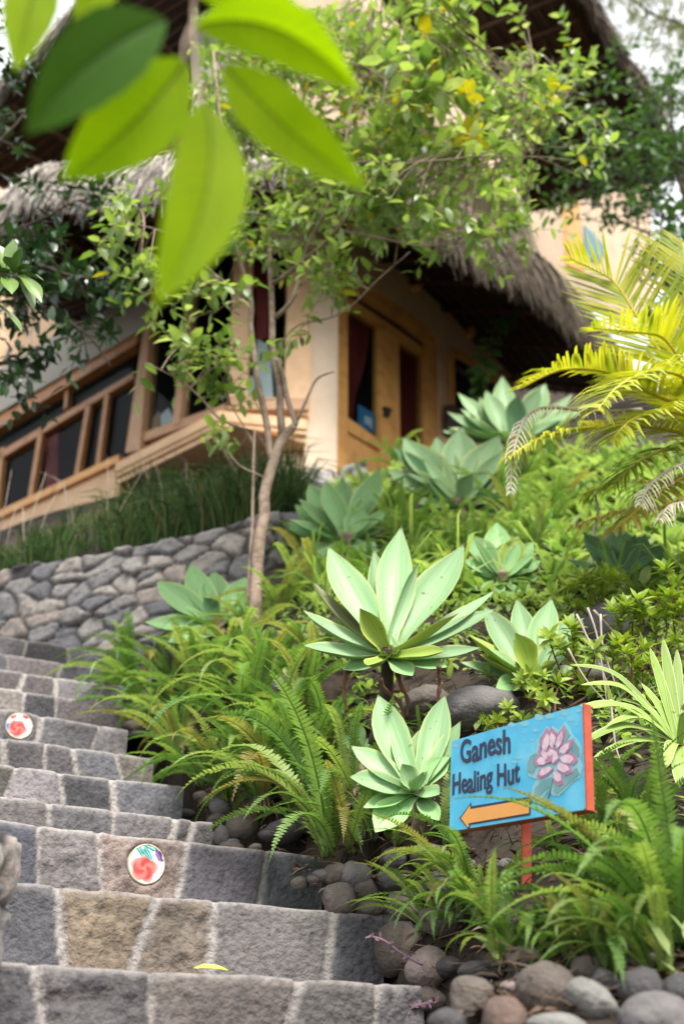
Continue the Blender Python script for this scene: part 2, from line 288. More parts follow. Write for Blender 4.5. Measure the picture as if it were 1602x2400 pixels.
for i, ((l, r), (_, _, h, joints)) in enumerate(zip(SEG, STEPS)):
    hb = STEPS[i - 1][2] if i else -.15
    d = (r - l); Lr = d.length; d.normalize()
    ext = .55 if i > 1 else .35
    nrm = Vector((d.y, -d.x, 0)); s0 = -ext
    js = [-ext - .1, -.2 if i < 3 else -.25]
    for jx in joints:
        ln = l; best = min((k / 200 * Lr for k in range(201)), key=lambda s: abs(((l + d * s).x / ((l + d * s).y * CP + (l + d * s).z * SP)) * FPX + CX - jx))
        js.append(best)
    js.append(Lr + .012)
    js = sorted(js); rr = random.Random(40 + i)
    lean = [rr.uniform(-.35, .35) for _ in js]; jw = [rr.uniform(.004, .011) for _ in js]
    tint = [rr.choice(TINT) for _ in js]; rough = [rr.choice((.15, .3, .5, 1.0)) for _ in js]; rr_tone = [rr.random() for _ in js]
    if i == 1: tint[3] = (.20, .16, .115); rough[3] = 1.5; tint[4] = (.165, .138, .11); rough[4] = 1.2; rough[5] = .15; rough[6] = .12; tint[5] = (.155, .145, .142); rr_tone[2:7] = [.4, .5, .45, .5, .4]
    if i == 2: tint[2] = (.10, .105, .125); rough[3] = 1.0; tint[4] = (.21, .165, .145); rough[4] = 1.5; tint[3] = (.16, .148, .145); tint[5] = (.122, .116, .130); rough[5] = .12; tint[6] = (.115, .122, .13); rough[6] = .12; rr_tone[2:7] = [.4, .6, .6, .4, .4]
    if i == 0: rough[2] = .9; tint[2] = (.09, .088, .094); rough[3] = 1.0; tint[3] = (.115, .108, .108); tint[4] = (.155, .138, .125); rr_tone[2:7] = [.4, .4, .5, .4, .4]
    H = h - hb + .06; nz = max(16, int(H / .008)); nx = int((Lr + ext) / .008); nt = 26
    mb = MB(); vs = []; cs = []; fs = []
    ts = tz = None
    if i in TILE_AT:
        rd = ray(*TILE_AT[i][:2]); q = rd * (l.dot(nrm) / rd.dot(nrm)); ts, tz, trad = (q - l).dot(d), q.z, TILE_AT[i][2]
    tread = .55
    for b in range(nz + nt + 1):
        for a in range(nx + 1):
            s = s0 + (Lr + ext) * a / nx
            p = l + d * s
            if b <= nz: zz = hb - .06 + H * b / nz; back = 0
            else: zz = h; back = tread * ((b - nz) / nt) ** 1.5
            rel = (zz - (h + hb) / 2)
            wob = .007 * noise.noise(Vector((s * 5, i * 9.1, zz * 5)))
            k = 1
            while k < len(js) - 1 and s > js[k] + lean[k] * rel + wob: k += 1
            # distance to the nearest joint
            dl = s - (js[k - 1] + lean[k - 1] * rel + wob); dr = js[k] + lean[k] * rel + wob - s
            e = min(dl / 1 - jw[k - 1], dr - jw[k])
            if k == len(js) - 1: e = dl - jw[k - 1]
            if back > .02: e = min(e, .03)
            m = min(1, max(0, (e + .001) / .0055)); m = m * m * (3 - 2 * m)
            rg = rough[k]
            n1 = fbm((s, i * 3.3, zz), 22, 4); n2 = fbm((s * 1.0, i * 5.7 + 4, zz * 1.0), 7, 3)
            n3 = fbm((s, i * 2.9, zz), 60, 3); disp = m * (.006 + .010 * rg * n1 + .010 * min(1, rg + .15) * n3 + (.002 + .007 * min(1, rg)) * n2) + .002 * n1 + (1 - m) * .002 * n3
            if ts is not None and b <= nz:
                td = math.hypot(s - ts, zz - tz) / trad
                if td < 1.6: disp = disp * min(1, max(0, (td - .95) / .3)) + .009 * max(0, 1 - abs(td - 1.12) / .3)
            edge = max(0, 1 - (h - zz) / .03) if b <= nz else 1
            disp -= edge ** 3 * .006
            topw = .007 * noise.noise(Vector((s * 2.1, i * 2.7, 1))) + .0035 * noise.noise(Vector((s * 11, i * 2.7, 5))) - (1 - m) * .002
            q = p + nrm * disp + Vector((-nrm.x, -nrm.y, 0)) * back
            q.z = zz + topw * (1 if b > nz else max(0, 1 - (h - zz) / .05))
            if i in TILE_AT:
                pass
            mort = Vector((.37, .345, .33)); st = Vector((tint[k][0] * 1.04, tint[k][1] * 1.03, tint[k][2] * 1.07)) * (.62 + 1.0 * rr_tone[k % len(rr_tone)]) * (1 + .55 * n2 + .35 * rg * n1)
            lip = 1 + .0 * edge
            c = (mort * (1 + .3 * n2)) * (1 - m) + st * m
            dirt = .82 + .36 * noise.noise(Vector((s * 2.3, i, zz * 3)))
            if back > .01: c = mort * .9
            elif edge > .0: e2 = max(0, 1 - (h - zz) / .012); c = c * (1 - .6 * e2) + mort * 1.1 * .6 * e2
            c *= dirt * (.8 if ts is not None and b <= nz and td < 1.25 else 1); c *= 1 - .55 * max(0, 1 - abs(e - .001) / .004) * (.5 + .5 * noise.noise(Vector((s * 9, i, zz * 9))))
            vs.append(q); cs.append((c.x, c.y, c.z, 1))
    w = nx + 1
    for b in range(nz + nt):
        for a in range(nx): fs.append((b * w + a, b * w + a + 1, (b + 1) * w + a + 1, (b + 1) * w + a))
    nb = len(vs)                                   # close the right-hand end
    endt = [l + d * (Lr + .0) + nrm * .0, ]
    for b in range(nz + nt):
        pass
    c0 = l + d * Lr
    vs += [Vector((c0.x, c0.y, hb - .06)) - nrm * tread, Vector((c0.x, c0.y, hb - .06))]
    cs += [(.2, .18, .17, 1)] * 2
    fs.append(tuple([b * w + nx for b in range(nz + nt + 1)] + [nb]))
    mb.add([v - SEG[0][1] for v in vs], fs, 0, cs)
    tr = mb.build('step_riser', M['stone'], stairs)
    if i in TILE_AT:
        px, py, rad = TILE_AT[i]
        rd = ray(px, py); t = (l - Vector((0, 0, 0))).dot(nrm) / rd.dot(nrm)
        TILEPOS[i] = (rd * t, d.copy(), nrm.copy(), rad, tr)
# painted round tiles set in two of the risers
M['tile'] = mat('glazed painted tile', [(1, 1, 1), (1, 1, 1)], .18, attr=True, coat=.4)
def tile_colour(x, y, seed):
    white = Vector((.80, .78, .74)); c = white.copy()
    r = math.hypot(x, y); a0_ = math.atan2(y, x)
    fx, fy = x + .12, y + .22
    a = math.atan2(fy, fx); fr = math.hypot(fx * 1.0, fy * 1.05)
    lob = .68 + .09 * math.sin(a * 5 + .6 + seed)
    if fr < lob:
        sw = .5 + .5 * math.sin(a * 3 + fr * 9 + seed)
        k = max(0, min(1, .35 + .75 * sw - .35 * max(0, fr - .35) * 2))
        c = Vector((.62, .20, .17)).lerp(Vector((.50, .035, .03)), k) if fr > .1 else Vector((.6, .2, .12))
        c = c.lerp(white, max(0, (fr - .52) / .2) * .5)
    for (lx, ly, ang, ln, wd) in ((-.42, .62, 2.2, .34, .13), (.0, .58, -.9, .5, .1), (-.12, .5, -.75, .5, .08), (.2, .8, -.35, .36, .13)):
        ca, sa = math.cos(ang), math.sin(ang); u = (x - lx) * ca + (y - ly) * sa; v = -(x - lx) * sa + (y - ly) * ca
        if (u / ln) ** 2 + (v / wd) ** 2 < 1 and seed < 1: c = Vector((.0, .22, .20)) if abs(v) > wd * .25 else Vector((.25, .48, .46))
    if seed < 1 and x > .40 and y > .18 + (.0 if x > .6 else (.6 - x) * 1.2) and r > .62: c = Vector((.085, .03, .16)) if r > .78 else Vector((.22, .12, .34))
    if seed >= 1:
        if r > .66 and y > .2: c = Vector((.35, .05, .05)) if math.sin(a * 7) > .1 else Vector((.62, .6, .58))
        if x < -.72 and y < .1: c = Vector((.02, .2, .5))
    if r > .90 + .05 * math.sin(a0_ * 3 + seed) * math.sin(a0_ * 11): c = Vector((.5, .43, .32))
    c = c * (.86 + .22 * noise.noise(Vector((x * 3, y * 3, seed))))
    return c
for i, (p, d, n, rad, tr) in TILEPOS.items():
    t = MB(); vs = []; cs = []; fs = []; nr, na = 40, 96
    up = Vector((0, 0, 1)); base = .0065
    for a in range(nr + 1):
        for b in range(na):
            r = a / nr; an = 2 * math.pi * b / na; x, y = r * math.cos(an), r * math.sin(an)
            hgt = base + .006 * math.sqrt(max(0, 1 - r ** 8)) + (.002 if .92 < r < .98 else 0)
            vs.append(p - SEG[0][1] + d * (x * rad) + up * (y * rad) + n * hgt)
            c = tile_colour(x, y, 0 if i == 2 else 1.7); cs.append((c.x, c.y, c.z, 1))
    for b in range(na):
        an = 2 * math.pi * b / na
        vs.append(p - SEG[0][1] + d * (math.cos(an) * rad) + up * (math.sin(an) * rad) - n * .02); cs.append((.5, .46, .4, 1))
    for a in range(nr + 1):
        for b in range(na): fs.append((a * na + b, a * na + (b + 1) % na, (a + 1) * na + (b + 1) % na, (a + 1) * na + b))
    t.add(vs, fs, 0, cs)
    o = t.build('round_tile', M['tile'], tr)
    o['label'] = 'round white tile painted with a red flower and green leaves' if i == 2 else 'smaller looking round tile with an orange flower higher up the stairs'
# ------------------------------------------------------------------ terrain: one hillside sheet through measured points
CP_ = []
for (px, py, Y) in [(1000, 2420, 1.50), (1602, 2420, 1.42), (1300, 2340, 1.58), (1620, 2280, 1.60), (1000, 2230, 2.2), (1300, 2200, 1.76), (1600, 2150, 1.80),
                    (1190, 2040, 2.02), (920, 2110, 2.55), (800, 2020, 2.8), (1050, 2040, 2.25), (1450, 1950, 2.1), (1600, 1900, 2.15), (620, 1935, 3.02), (750, 1900, 3.05),
                    (860, 1720, 2.60), (1050, 1650, 2.75), (1150, 1560, 3.0), (1300, 1640, 2.7), (1420, 1480, 3.15), (1550, 1650, 2.65), (1150, 1400, 3.6), (1500, 1340, 3.7),
                    (700, 1600, 3.2), (500, 1640, 3.75), (600, 1490, 3.95), (450, 1480, 4.5), (300, 1560, 4.6),
                    (820, 1400, 4.1), (1000, 1260, 4.8), (800, 1290, 4.9), (680, 1300, 5.1), (850, 1190, 6.0), (1070, 1190, 5.6), (1250, 1180, 5.3), (1450, 1220, 4.7), (1600, 1150, 4.8),
                    (840, 1125, 7.3), (1000, 1080, 7.3), (1200, 1040, 7.2), (1400, 960, 8.0), (1600, 930, 8.5), (660, 1190, 7.0),
                    (640, 1245, 5.3), (0, 1490, 5.5), (150, 1505, 5.3), (300, 1500, 5.1), (450, 1440, 4.95), (560, 1370, 4.85)]:
    p = at(px, py, Y); CP_.append((p.x, p.y, p.z))
for (l, r), s in zip(SEG, STEPS):
    d = (r - l).normalized()
    for q in (l - d * .3, (l + r) / 2): CP_.append((q.x, q.y, q.z - .24))
    q = r + d * .05; CP_.append((q.x, q.y, q.z - .17))
for px, py, Y in ((0, 1250, 8.6), (270, 1210, 7.4), (560, 1160, 7.2), (-300, 1330, 8)):
    p = at(px, py, Y); CP_.append((p.x, p.y, p.z - .5))
p = SEG[-1][0]; CP_ += [(p.x - 2.5, p.y + .5, p.z - .2), (-4, 2.5, .6), (-3.5, 1, -.5), (0, .4, -.75), (3, .6, -.55), (-2, .2, -1), (4.5, 2, .9), (5.5, 4, 2.3), (6, 7, 4.9), (4.5, 9.5, 6.0), (0, 9.5, 5.4), (-3, 10.5, 5.7), (-6.5, 10, 5.2), (-6, 6, 2.9), (1.5, 12, 6.1), (7, 11, 6.6), (-7, 13, 6.)]
CPA = np.array(CP_)
def _U(d2): return np.where(d2 > 1e-12, d2 * np.log(np.maximum(d2, 1e-12)), 0)
_n = len(CPA); _K = _U(((CPA[:, None, :2] - CPA[None, :, :2]) ** 2).sum(-1)) + np.eye(_n) * .02
_P = np.hstack([np.ones((_n, 1)), CPA[:, :2]])
_A = np.block([[_K, _P], [_P.T, np.zeros((3, 3))]]); _W = np.linalg.solve(_A, np.concatenate([CPA[:, 2], np.zeros(3)]))
def hz_arr(x, y):
    x = np.clip(x, -7, 7); y = np.clip(y, .2, 13)
    k = _U((x[..., None] - CPA[:, 0]) ** 2 + (y[..., None] - CPA[:, 1]) ** 2)
    return k @ _W[:_n] + _W[_n] + x * _W[_n + 1] + y * _W[_n + 2]
def hz(x, y): return float(hz_arr(np.array([x]), np.array([y]))[0])
def ground_at(px, py):
    d = ray(px, py); ys = np.arange(1.0, 12, .02); g = hz_arr(d.x / d.y * ys, ys); zz = d.z / d.y * ys
    k = np.argmax(zz < g) if (zz < g).any() else len(ys) - 1
    y = ys[k]; return Vector((d.x / d.y * y, y, float(g[k])))
gx = np.concatenate([[-60, -30, -15, -9], np.arange(-6, -2, .08), np.arange(-2, 2, .025), np.arange(2, 6.01, .08), [9, 15, 30, 60]]); gy = np.concatenate([[-60, -25, -8, -2], np.arange(.3, 1.2, .06), np.arange(1.2, 5.2, .025), np.arange(5.2, 11, .08), [12, 14, 20, 40, 80]])
FR_ = []
for (l, r), s in zip(SEG, STEPS):
    d = (r - l); L_ = d.length; d.normalize(); FR_.append((l, d, Vector((-d.y, d.x, 0)), L_, s[2]))
def stair_clamp(x, y, z):
    """keep the soil below the treads and in front of the risers"""
    best = None
    for i, (l, d, bk, L_, h) in enumerate(FR_):
        w = Vector((x - l.x, y - l.y, 0)); q = w.dot(bk); s_ = w.dot(d)
        if q >= .06 and -1.2 < s_ < L_ + (.4 if i == 0 else .12 if i < 3 else .03):
            if i + 1 < len(FR_):
                l2, d2, b2, L2, h2 = FR_[i + 1]; w2 = Vector((x - l2.x, y - l2.y, 0)); q2 = -w2.dot(b2); s2 = w2.dot(d2)
                if q2 > -.065:
                    f = min(1, q / max(1e-6, q + q2)); lim = (L_ - s_) * (1 - f) + (L2 - s2) * f
                    if lim < -.025: continue
                elif s2 > L2 + .03: continue
            best = h
    w = Vector((x - FR_[0][0].x, y - FR_[0][0].y, 0)); q = w.dot(FR_[0][2]); s_ = w.dot(FR_[0][1])
    if best is None and -.6 < q < .06 and s_ < FR_[0][3] + .03: best = .02
    return z if best is None else min(z, best - .05)
GX, GY = np.meshgrid(gx, gy); GZ = hz_arr(GX.ravel(), GY.ravel()).reshape(GX.shape)
mb = MB(); vs = []
for j in range(len(gy)):
    for i in range(len(gx)):
        x, y, z = GX[j, i], GY[j, i], GZ[j, i]
        z += .018 * fbm((x, y, 0), 4, 4); vs.append((x, y, stair_clamp(x, y, z) if -2.5 < x < 1 and .9 < y < 5.2 else z))
mb.add(vs, [(j * len(gx) + i, j * len(gx) + i + 1, (j + 1) * len(gx) + i + 1, (j + 1) * len(gx) + i) for j in range(len(gy) - 1) for i in range(len(gx) - 1)])
tag(mb.build('hillside_ground', M['soil']), 'dark soil slope rising behind the planting', 'ground', kind='structure')
# ------------------------------------------------------------------ rubble walls from a cell pattern
def rubble(name, path, zb, zt, cell, label, seed, depth=.32, tones=None, res=.016, bulge=.045, cat='wall', jag=.03):
    rr = random.Random(seed); P = catmull(path, 80)
    acc = [0]
    for a, b in zip(P, P[1:]): acc.append(acc[-1] + (b - a).length)
    Lt = acc[-1]; nu = int(Lt / res)
    def pos(s):
        for k in range(len(acc) - 1):
            if s <= acc[k + 1] or k == len(acc) - 2:
                f = (s - acc[k]) / max(1e-9, acc[k + 1] - acc[k]); return P[k].lerp(P[k + 1], f), (P[k + 1] - P[k]).normalized(), f
    Hm = max(zt(0), zt(1)) - min(zb(0), zb(1)); nv = int(Hm / res); nc = int(depth / res / 2)
    pts = []
    cw, ch = cell
    for j in range(-1, int(Hm / ch) + 3):
        for i in range(-1, int(Lt / cw) + 3):
            pts.append(((i + rr.uniform(-.42, .42) + .5 * (j % 2)) * cw, (j + rr.uniform(-.45, .45)) * ch))
    for _ in range(int(len(pts) * .25)): pts.append((rr.uniform(0, Lt), rr.uniform(0, Hm)))
    PT = np.array(pts) / np.array([[cw, ch]])
    tones = tones or [(.21, .205, .21), (.27, .255, .25), (.32, .275, .25), (.155, .153, .165), (.24, .225, .22), (.34, .31, .285)]
    tn = [rr.choice(tones) for _ in pts]; tl = [rr.uniform(-1, 1) for _ in pts]
    vs = []; cs = []; fs = []
    o = P[0].copy()
    for b in range(nv + nc + 1):
        for a in range(nu + 1):
            s = Lt * a / nu; c, t, _ = pos(s); f = a / nu
            n = Vector((t.y, -t.x, 0)).normalized()
            z0, z1 = zb(f), zt(f)
            v = (z1 - z0) * min(1, b / nv); back = 0 if b <= nv else depth * (b - nv) / nc
            wu = .16 * noise.noise(Vector((s * 6, v * 6, seed))) ; wv = .16 * noise.noise(Vector((s * 6, v * 6, seed + 9)))
            q = np.array([s / cw + wu, (v + back) / ch + wv]); dd = np.sqrt(((PT - q) ** 2).sum(1)); k = np.argpartition(dd, 1)[:2]
            if dd[k[0]] > dd[k[1]]: k = k[::-1]
            e = dd[k[1]] - dd[k[0]]; m = min(1, max(0, (e - .03) / .12)); m = m ** .7
            n1 = fbm((s, v + back, seed), 18, 3)
            top = jag * (noise.noise(Vector((s * 5, seed, 0))) + .6 * noise.noise(Vector((s * 14, seed, 2))))
            h = bulge * m * .5 + .016 * n1 + m * (.012 * tl[k[0]] + .25 * (wu * .03 + .5 * tl[(k[0] * 7) % len(tl)] * (q[0] - PT[k[0]][0]) * .1 + .5 * tl[(k[0] * 3) % len(tl)] * (q[1] - PT[k[0]][1]) * .1))
            if b <= nv: p = c + n * h; z = z0 + v + top * (b / nv) ** 3
            else: p = c - n * back; z = z1 + top + (h - bulge * .6) * .9
            vs.append(Vector((p.x, p.y, z)) - o)
            col = Vector(tn[k[0]]) * (1 + .5 * n1) * (.22 + .78 * min(1, max(0, e - .02) / .12)); cs.append((col.x, col.y, col.z, 1))
    w = nu + 1
    for b in range(nv + nc):
        for a in range(nu): fs.append((b * w + a, b * w + a + 1, (b + 1) * w + a + 1, (b + 1) * w + a))
    mb = MB(); mb.add(vs, fs, 0, cs); ob = mb.build(name, M['wall_stone']); ob.location = o
    return tag(ob, label, cat)
wp = [at(px, py, Y) for px, py, Y in [(-260, 1400, 6.0), (-120, 1365, 5.7), (20, 1338, 5.38), (130, 1312, 5.27), (290, 1292, 5.1), (440, 1266, 5.0), (600, 1234, 4.92), (700, 1200, 5.1)]]
zs = [p.z for p in wp]
def ztop(f):
    k = f * (len(zs) - 1); i = min(int(k), len(zs) - 2); return zs[i] + (zs[i + 1] - zs[i]) * (k - i)
rubble('retaining_wall', [Vector((p.x, p.y, 0)) for p in wp], lambda f: 1.55 + .15 * f, ztop, (.19, .11), 'curved rubble stone retaining wall below the dark strap grass', 3, jag=.016)
BED0 = wp; BED1 = [at(px, py, Y) for px, py, Y in [(-330, 1345, 10.5), (-150, 1290, 9.9), (0, 1238, 9.6), (120, 1195, 8.9), (260, 1160, 8.3), (420, 1120, 8.3), (600, 1110, 8.2), (700, 1130, 7.6)]]
bp0, bp1 = catmull(BED0, 60), catmull(BED1, 60); vs = []; nb_ = 40
def bed_pt(u, v):
    k = min(int(u * 60), 59); f = u * 60 - k; a = bp0[k].lerp(bp0[k + 1], f); b_ = bp1[k].lerp(bp1[k + 1], f)
    q = a.lerp(b_, v); q.z -= .04 * (1 - v); return q
mb = MB()
for i in range(61):
    for j in range(nb_ + 1):
        q = bed_pt(i / 60, j / nb_ * .97 + .03); q.z += .02 * fbm((q.x, q.y, 1), 5, 3) - .03; vs.append(q)
mb.add(vs, [(i * (nb_ + 1) + j, i * (nb_ + 1) + j + 1, (i + 1) * (nb_ + 1) + j + 1, (i + 1) * (nb_ + 1) + j) for i in range(60) for j in range(nb_)])
tag(mb.build('planting_bed', M['soil']), 'raised soil bed behind the retaining wall', 'ground', kind='structure')
lp = [at(px, py, Y) for px, py, Y in [(660, 1178, 7.0), (730, 1100, 7.05), (800, 1088, 7.15), (905, 1118, 7.3)]]
rubble('low_wall', [Vector((p.x, p.y, 0)) for p in lp], lambda f: 3.9, lambda f: lp[0].z + .36 * (1 if f > .25 else f * 4) + (.1 if .55 < f < .8 else 0), (.3, .2), 'low wall of grey boulders at the foot of the wooden door', 11, res=.03, bulge=.08, jag=.1,
       tones=[(.2, .19, .2), (.3, .28, .29), (.25, .23, .23), (.36, .34, .34)])
sw = [at(22, 2150, 1.62) + Vector((-.45, .0, 0)), at(22, 2150, 1.62) + Vector((-.2, -.005, 0)), at(24, 2150, 1.62), at(24, 2150, 1.66) + Vector((.012, .12, 0))]
rubble('stair_pier', [Vector((p.x - .065, p.y, 0)) for p in sw], lambda f: -.4, lambda f: at(10, 1932, 1.62).z, (.14, .13), 'rough grey stone pier at the left edge in front of the lower steps', 21, depth=.25, res=.012, bulge=.02, jag=.01)
# ------------------------------------------------------------------ the house
class Plane_:
    def __init__(s, P0, d):
        s.P0 = Vector((P0.x, P0.y, 0)); s.d = Vector((d[0], d[1], 0)).normalized(); s.n = Vector((s.d.y, -s.d.x, 0))   # n points to the viewer's side
    def p(s, px, py, out=0.):
        r = ray(px, py); P0 = s.P0 + s.n * out
        return r * (P0.dot(s.n) / r.dot(s.n))
    def uz(s, q): return ((q - s.P0).dot(s.d), q.z)
    def w(s, u, z, out=0.): return s.P0 + s.d * u + s.n * out + Vector((0, 0, z))
K2 = at(790, 1000, 8.0); K2.z = 0
K1 = K2 - Vector((.985, .175, 0)).normalized() * 1.03
PF = Plane_(K2, (.985, .175)); PR = Plane_(K2, (.665, .747)); PL = Plane_(K1, (.78, -.62))
def prism(mb, pts3, n, thick, mi=0, holes=()):
    """solid plate: front outline pts3 (with holes), pushed back along -n by thick"""
    loops = [list(pts3)] + [list(h) for h in holes]
    tris = tessellate_polygon(loops); flat = [p for l in loops for p in l]; m = len(flat)
    vs = flat + [p - n * thick for p in flat]; fs = []
    for t in tris:
        fs.append(tuple(t)); fs.append(tuple(i + m for i in reversed(t)))
    b = 0
    for l in loops:
        k = len(l)
        for i in range(k): fs.append((b + i, b + (i + 1) % k, b + (i + 1) % k + m, b + i + m))
        b += k
    mb.add(vs, fs, mi)
Z3 = lambda x, y: (x / 1.957, 550 + y / 1.957)
ZA = lambda x, y: (260 + x * .38265, 560 + y * .38265)
ZB = lambda x, y: (760 + x * .44643, 560 + y * .44643)
house = empty('thatched_house', (0, 8, 5.2))
tag(house, 'peach plastered house with wooden windows, a glazed wooden door and shaggy thatched eaves', 'house')
HO = Vector((0, 8, 5.2))
def plate(name, P, pts, m, out=0., thick=.06, parent=None, holes=(), label=None):
    mb = MB(); off = HO
    prism(mb, [P.p(x, y, out) - off for x, y in pts], P.n, thick, 0, [[P.p(x, y, out) - off for x, y in h] for h in holes])
    o = mb.build(name, M[m], parent or house, smooth=False)
    if m in ('peach_wall', 'wood', 'brown_wood', 'pale_wood', 'plaster', 'cream', 'grey_plaster', 'dark_wood'):
        bv = o.modifiers.new('b', 'BEVEL'); bv.width = .012; bv.segments = 2; bv.limit_method = 'ANGLE'
    if label: o['label'] = label
    return o
gl = bpy.data.materials.new('window glass'); gl.use_nodes = True; nt = gl.node_tree; N = nt.nodes
tr = N.new('ShaderNodeBsdfTransparent'); gs = N.new('ShaderNodeBsdfGlossy'); gs.inputs['Roughness'].default_value = .03; tr.inputs[0].default_value = (.75, .8, .8, 1)
ms = N.new('ShaderNodeMixShader'); ms.inputs[0].default_value = .009
nt.links.new(tr.outputs[0], ms.inputs[1]); nt.links.new(gs.outputs[0], ms.inputs[2]); nt.links.new(ms.outputs[0], N['Material Output'].inputs[0]); M['glass'] = gl
def s3(*l): return [Z3(x, y) for x, y in l]
def sa(*l): return [ZA(x, y) for x, y in l]
def sb(*l): return [ZB(x, y) for x, y in l]
# --- left facade: window band between a low plaster wall and a grey plaster band
lo = lambda x, k=0: 1290 - .4717 * x + k              # lower sill line in Z3 pixels
plate('lower_wall', PL, s3((-420, lo(-420, 6)), (545, lo(545, 6)), (545, 1700), (-420, 2300)), 'plaster', 0, .12)
plate('upper_band', PL, s3((-420, 1060), (660, 425), (680, 195), (-420, 880)), 'grey_plaster', .10, .1, label='grey green plaster band above the left windows')
plate('wall', PL, s3((-420, 880), (680, 195), (1250, -150), (1250, -700), (-420, -100)), 'plaster', -.03, .1, label='plaster wall behind the left eave')
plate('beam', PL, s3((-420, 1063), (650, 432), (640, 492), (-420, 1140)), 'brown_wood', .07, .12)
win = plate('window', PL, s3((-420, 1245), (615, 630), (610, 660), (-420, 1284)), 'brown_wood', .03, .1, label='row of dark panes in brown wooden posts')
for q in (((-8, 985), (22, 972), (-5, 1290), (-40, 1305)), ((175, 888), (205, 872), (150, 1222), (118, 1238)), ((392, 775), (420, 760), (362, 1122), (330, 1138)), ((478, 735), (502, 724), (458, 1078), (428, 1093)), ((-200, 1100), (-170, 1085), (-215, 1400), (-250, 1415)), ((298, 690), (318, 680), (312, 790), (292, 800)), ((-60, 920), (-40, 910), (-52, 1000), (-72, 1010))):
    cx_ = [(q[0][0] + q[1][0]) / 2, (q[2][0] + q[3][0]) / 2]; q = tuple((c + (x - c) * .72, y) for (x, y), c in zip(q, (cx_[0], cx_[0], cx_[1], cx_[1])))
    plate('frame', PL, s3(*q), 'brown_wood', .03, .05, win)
plate('sill', PL, s3((-420, lo(-420, -26)), (545, lo(545, -26)), (545, lo(545, 5)), (-420, lo(-420, 5))), 'wood', .055, .12, win)
plate('pane', PL, s3((-420, 1180), (640, 490), (600, lo(600)), (-420, lo(-420))), 'glass', -.03, .008, win)
plate('curtain', PL, s3((215, 870), (268, 845), (262, 1180), (205, 1210)), 'curtain', -.25, .03, win)
# --- bay: left pane pair, the canted front pane, a moulded sill and a sloping underside
bay = plate('window', PL, s3((575, 1000), (690, 215), (705, 200), (640, 985)), 'pale_wood', .16, .14, label='tall bay window with white papers behind the glass')
plate('frame', PL, s3((690, 215), (712, 205), (640, 945), (618, 955)), 'wood', .13, .1, bay)
plate('frame', PL, s3((868, 130), (895, 118), (822, 862), (790, 878)), 'pale_wood', .14, .1, bay)
plate('frame', PL, s3((630, 920), (1030, 775), (1030, 810), (630, 955)), 'pale_wood', .13, .1, bay)
plate('pane', PL, s3((640, 200), (1120, -20), (1060, 800), (600, 960)), 'glass', .08, .008, bay)
plate('corner_post', PF, s3((1085, -50), (1165, -50), (1135, 775), (1050, 770)), 'plaster', .14, .2, bay)
plate('front_post', PF, s3((1330, -50), (1425, -50), (1418, 830), (1308, 790)), 'plaster', .14, .2, bay)
plate('front_rail', PF, s3((1060, 745), (1412, 755), (1412, 805), (1050, 795)), 'pale_wood', .16, .1, bay)
plate('pane', PF, s3((1130, -50), (1345, -50), (1340, 790), (1120, 790)), 'glass', .08, .008, bay)
plate('curtain', PF, s3((1165, -50), (1240, -50), (1228, 470), (1178, 490)), 'curtain', -.02, .03, bay, label='dark red curtain')
plate('paper', PF, s3((1180, 480), (1225, 500), (1240, 560), (1252, 745), (1135, 738), (1142, 660), (1165, 640)), 'white_cloth', .06, .02, bay)  # white plate that paints in the glare on the front pane
plate('paper', PL, s3((735, 830), (770, 795), (798, 845), (792, 880), (740, 900)), 'white_cloth', .06, .02, bay)
plate('board', PL, s3((640, 925), (725, 815), (735, 880), (650, 940)), 'wood', -.10, .03, bay)
sill = MB()
def ring(z_pts_out):
    pass
a0, a1 = PL.p(*Z3(535, 1025), .24), PL.p(*Z3(1012, 800), .24)
b1 = PF.p(*Z3(1410, 832), .24)
zt = a1.z
def sill_slab(mb, z0, z1, o0, o1, mi=0):
    """moulded course running round the bay from outline offset o0 (bottom) to o1 (top)"""
    uL = PL.uz(a0)[0]; uR = PF.uz(b1)[0]
    def corner(o):        # meeting of the two offset planes
        A = PL.P0 + PL.n * o; B = PF.P0 + PF.n * o; c = PL.d.x * -PF.d.y + PL.d.y * PF.d.x
        w = B - A; s = (w.x * -PF.d.y + w.y * PF.d.x) / c
        return A + PL.d * s
    vs = []
    for z, o in ((z0, o0), (z1, o1)):
        pl = PL.P0 + PL.d * uL + PL.n * o; pr = PF.P0 + PF.d * uR + PF.n * o
        bl = PL.P0 + PL.d * uL - PL.n * .1; br = PF.P0 + PF.d * uR - PF.n * .1
        for q in (bl, pl, corner(o), pr, br): vs.append(Vector((q.x, q.y, z)) - HO)
    mb.add(vs, [(0, 1, 2, 3, 4)[::-1], (5, 6, 7, 8, 9)] + [(k, k + 1, k + 6, k + 5) for k in range(4)] + [(4, 0, 5, 9)], mi)
sill_slab(sill, zt - .125, zt, .25, .25); sill_slab(sill, zt - .175, zt - .127, .235, .235)
so = sill.build('bay_sill', M['plaster'], house, smooth=False); so.modifiers.new('b', 'BEVEL').width = .012
cb = MB(); sill_slab(cb, zt - .23, zt - .177, .2, .2)
def uw(P, u, o, z): q = P.P0 + P.d * u + P.n * o; return Vector((q.x, q.y, z)) - HO
uL = PL.uz(a0)[0]
for z in (zt - .229, ): cb.add([uw(PL, uL, .2, z), uw(PL, .3, .2, z), uw(PF, -.36, .2, z), uw(PF, -.36, -1.0, z), uw(PL, -.3, -1.0, z), uw(PL, uL, -1.0, z)], [(5, 4, 3, 2, 1, 0)])
cb.build('bay_underside', M['plaster'], house, smooth=False)
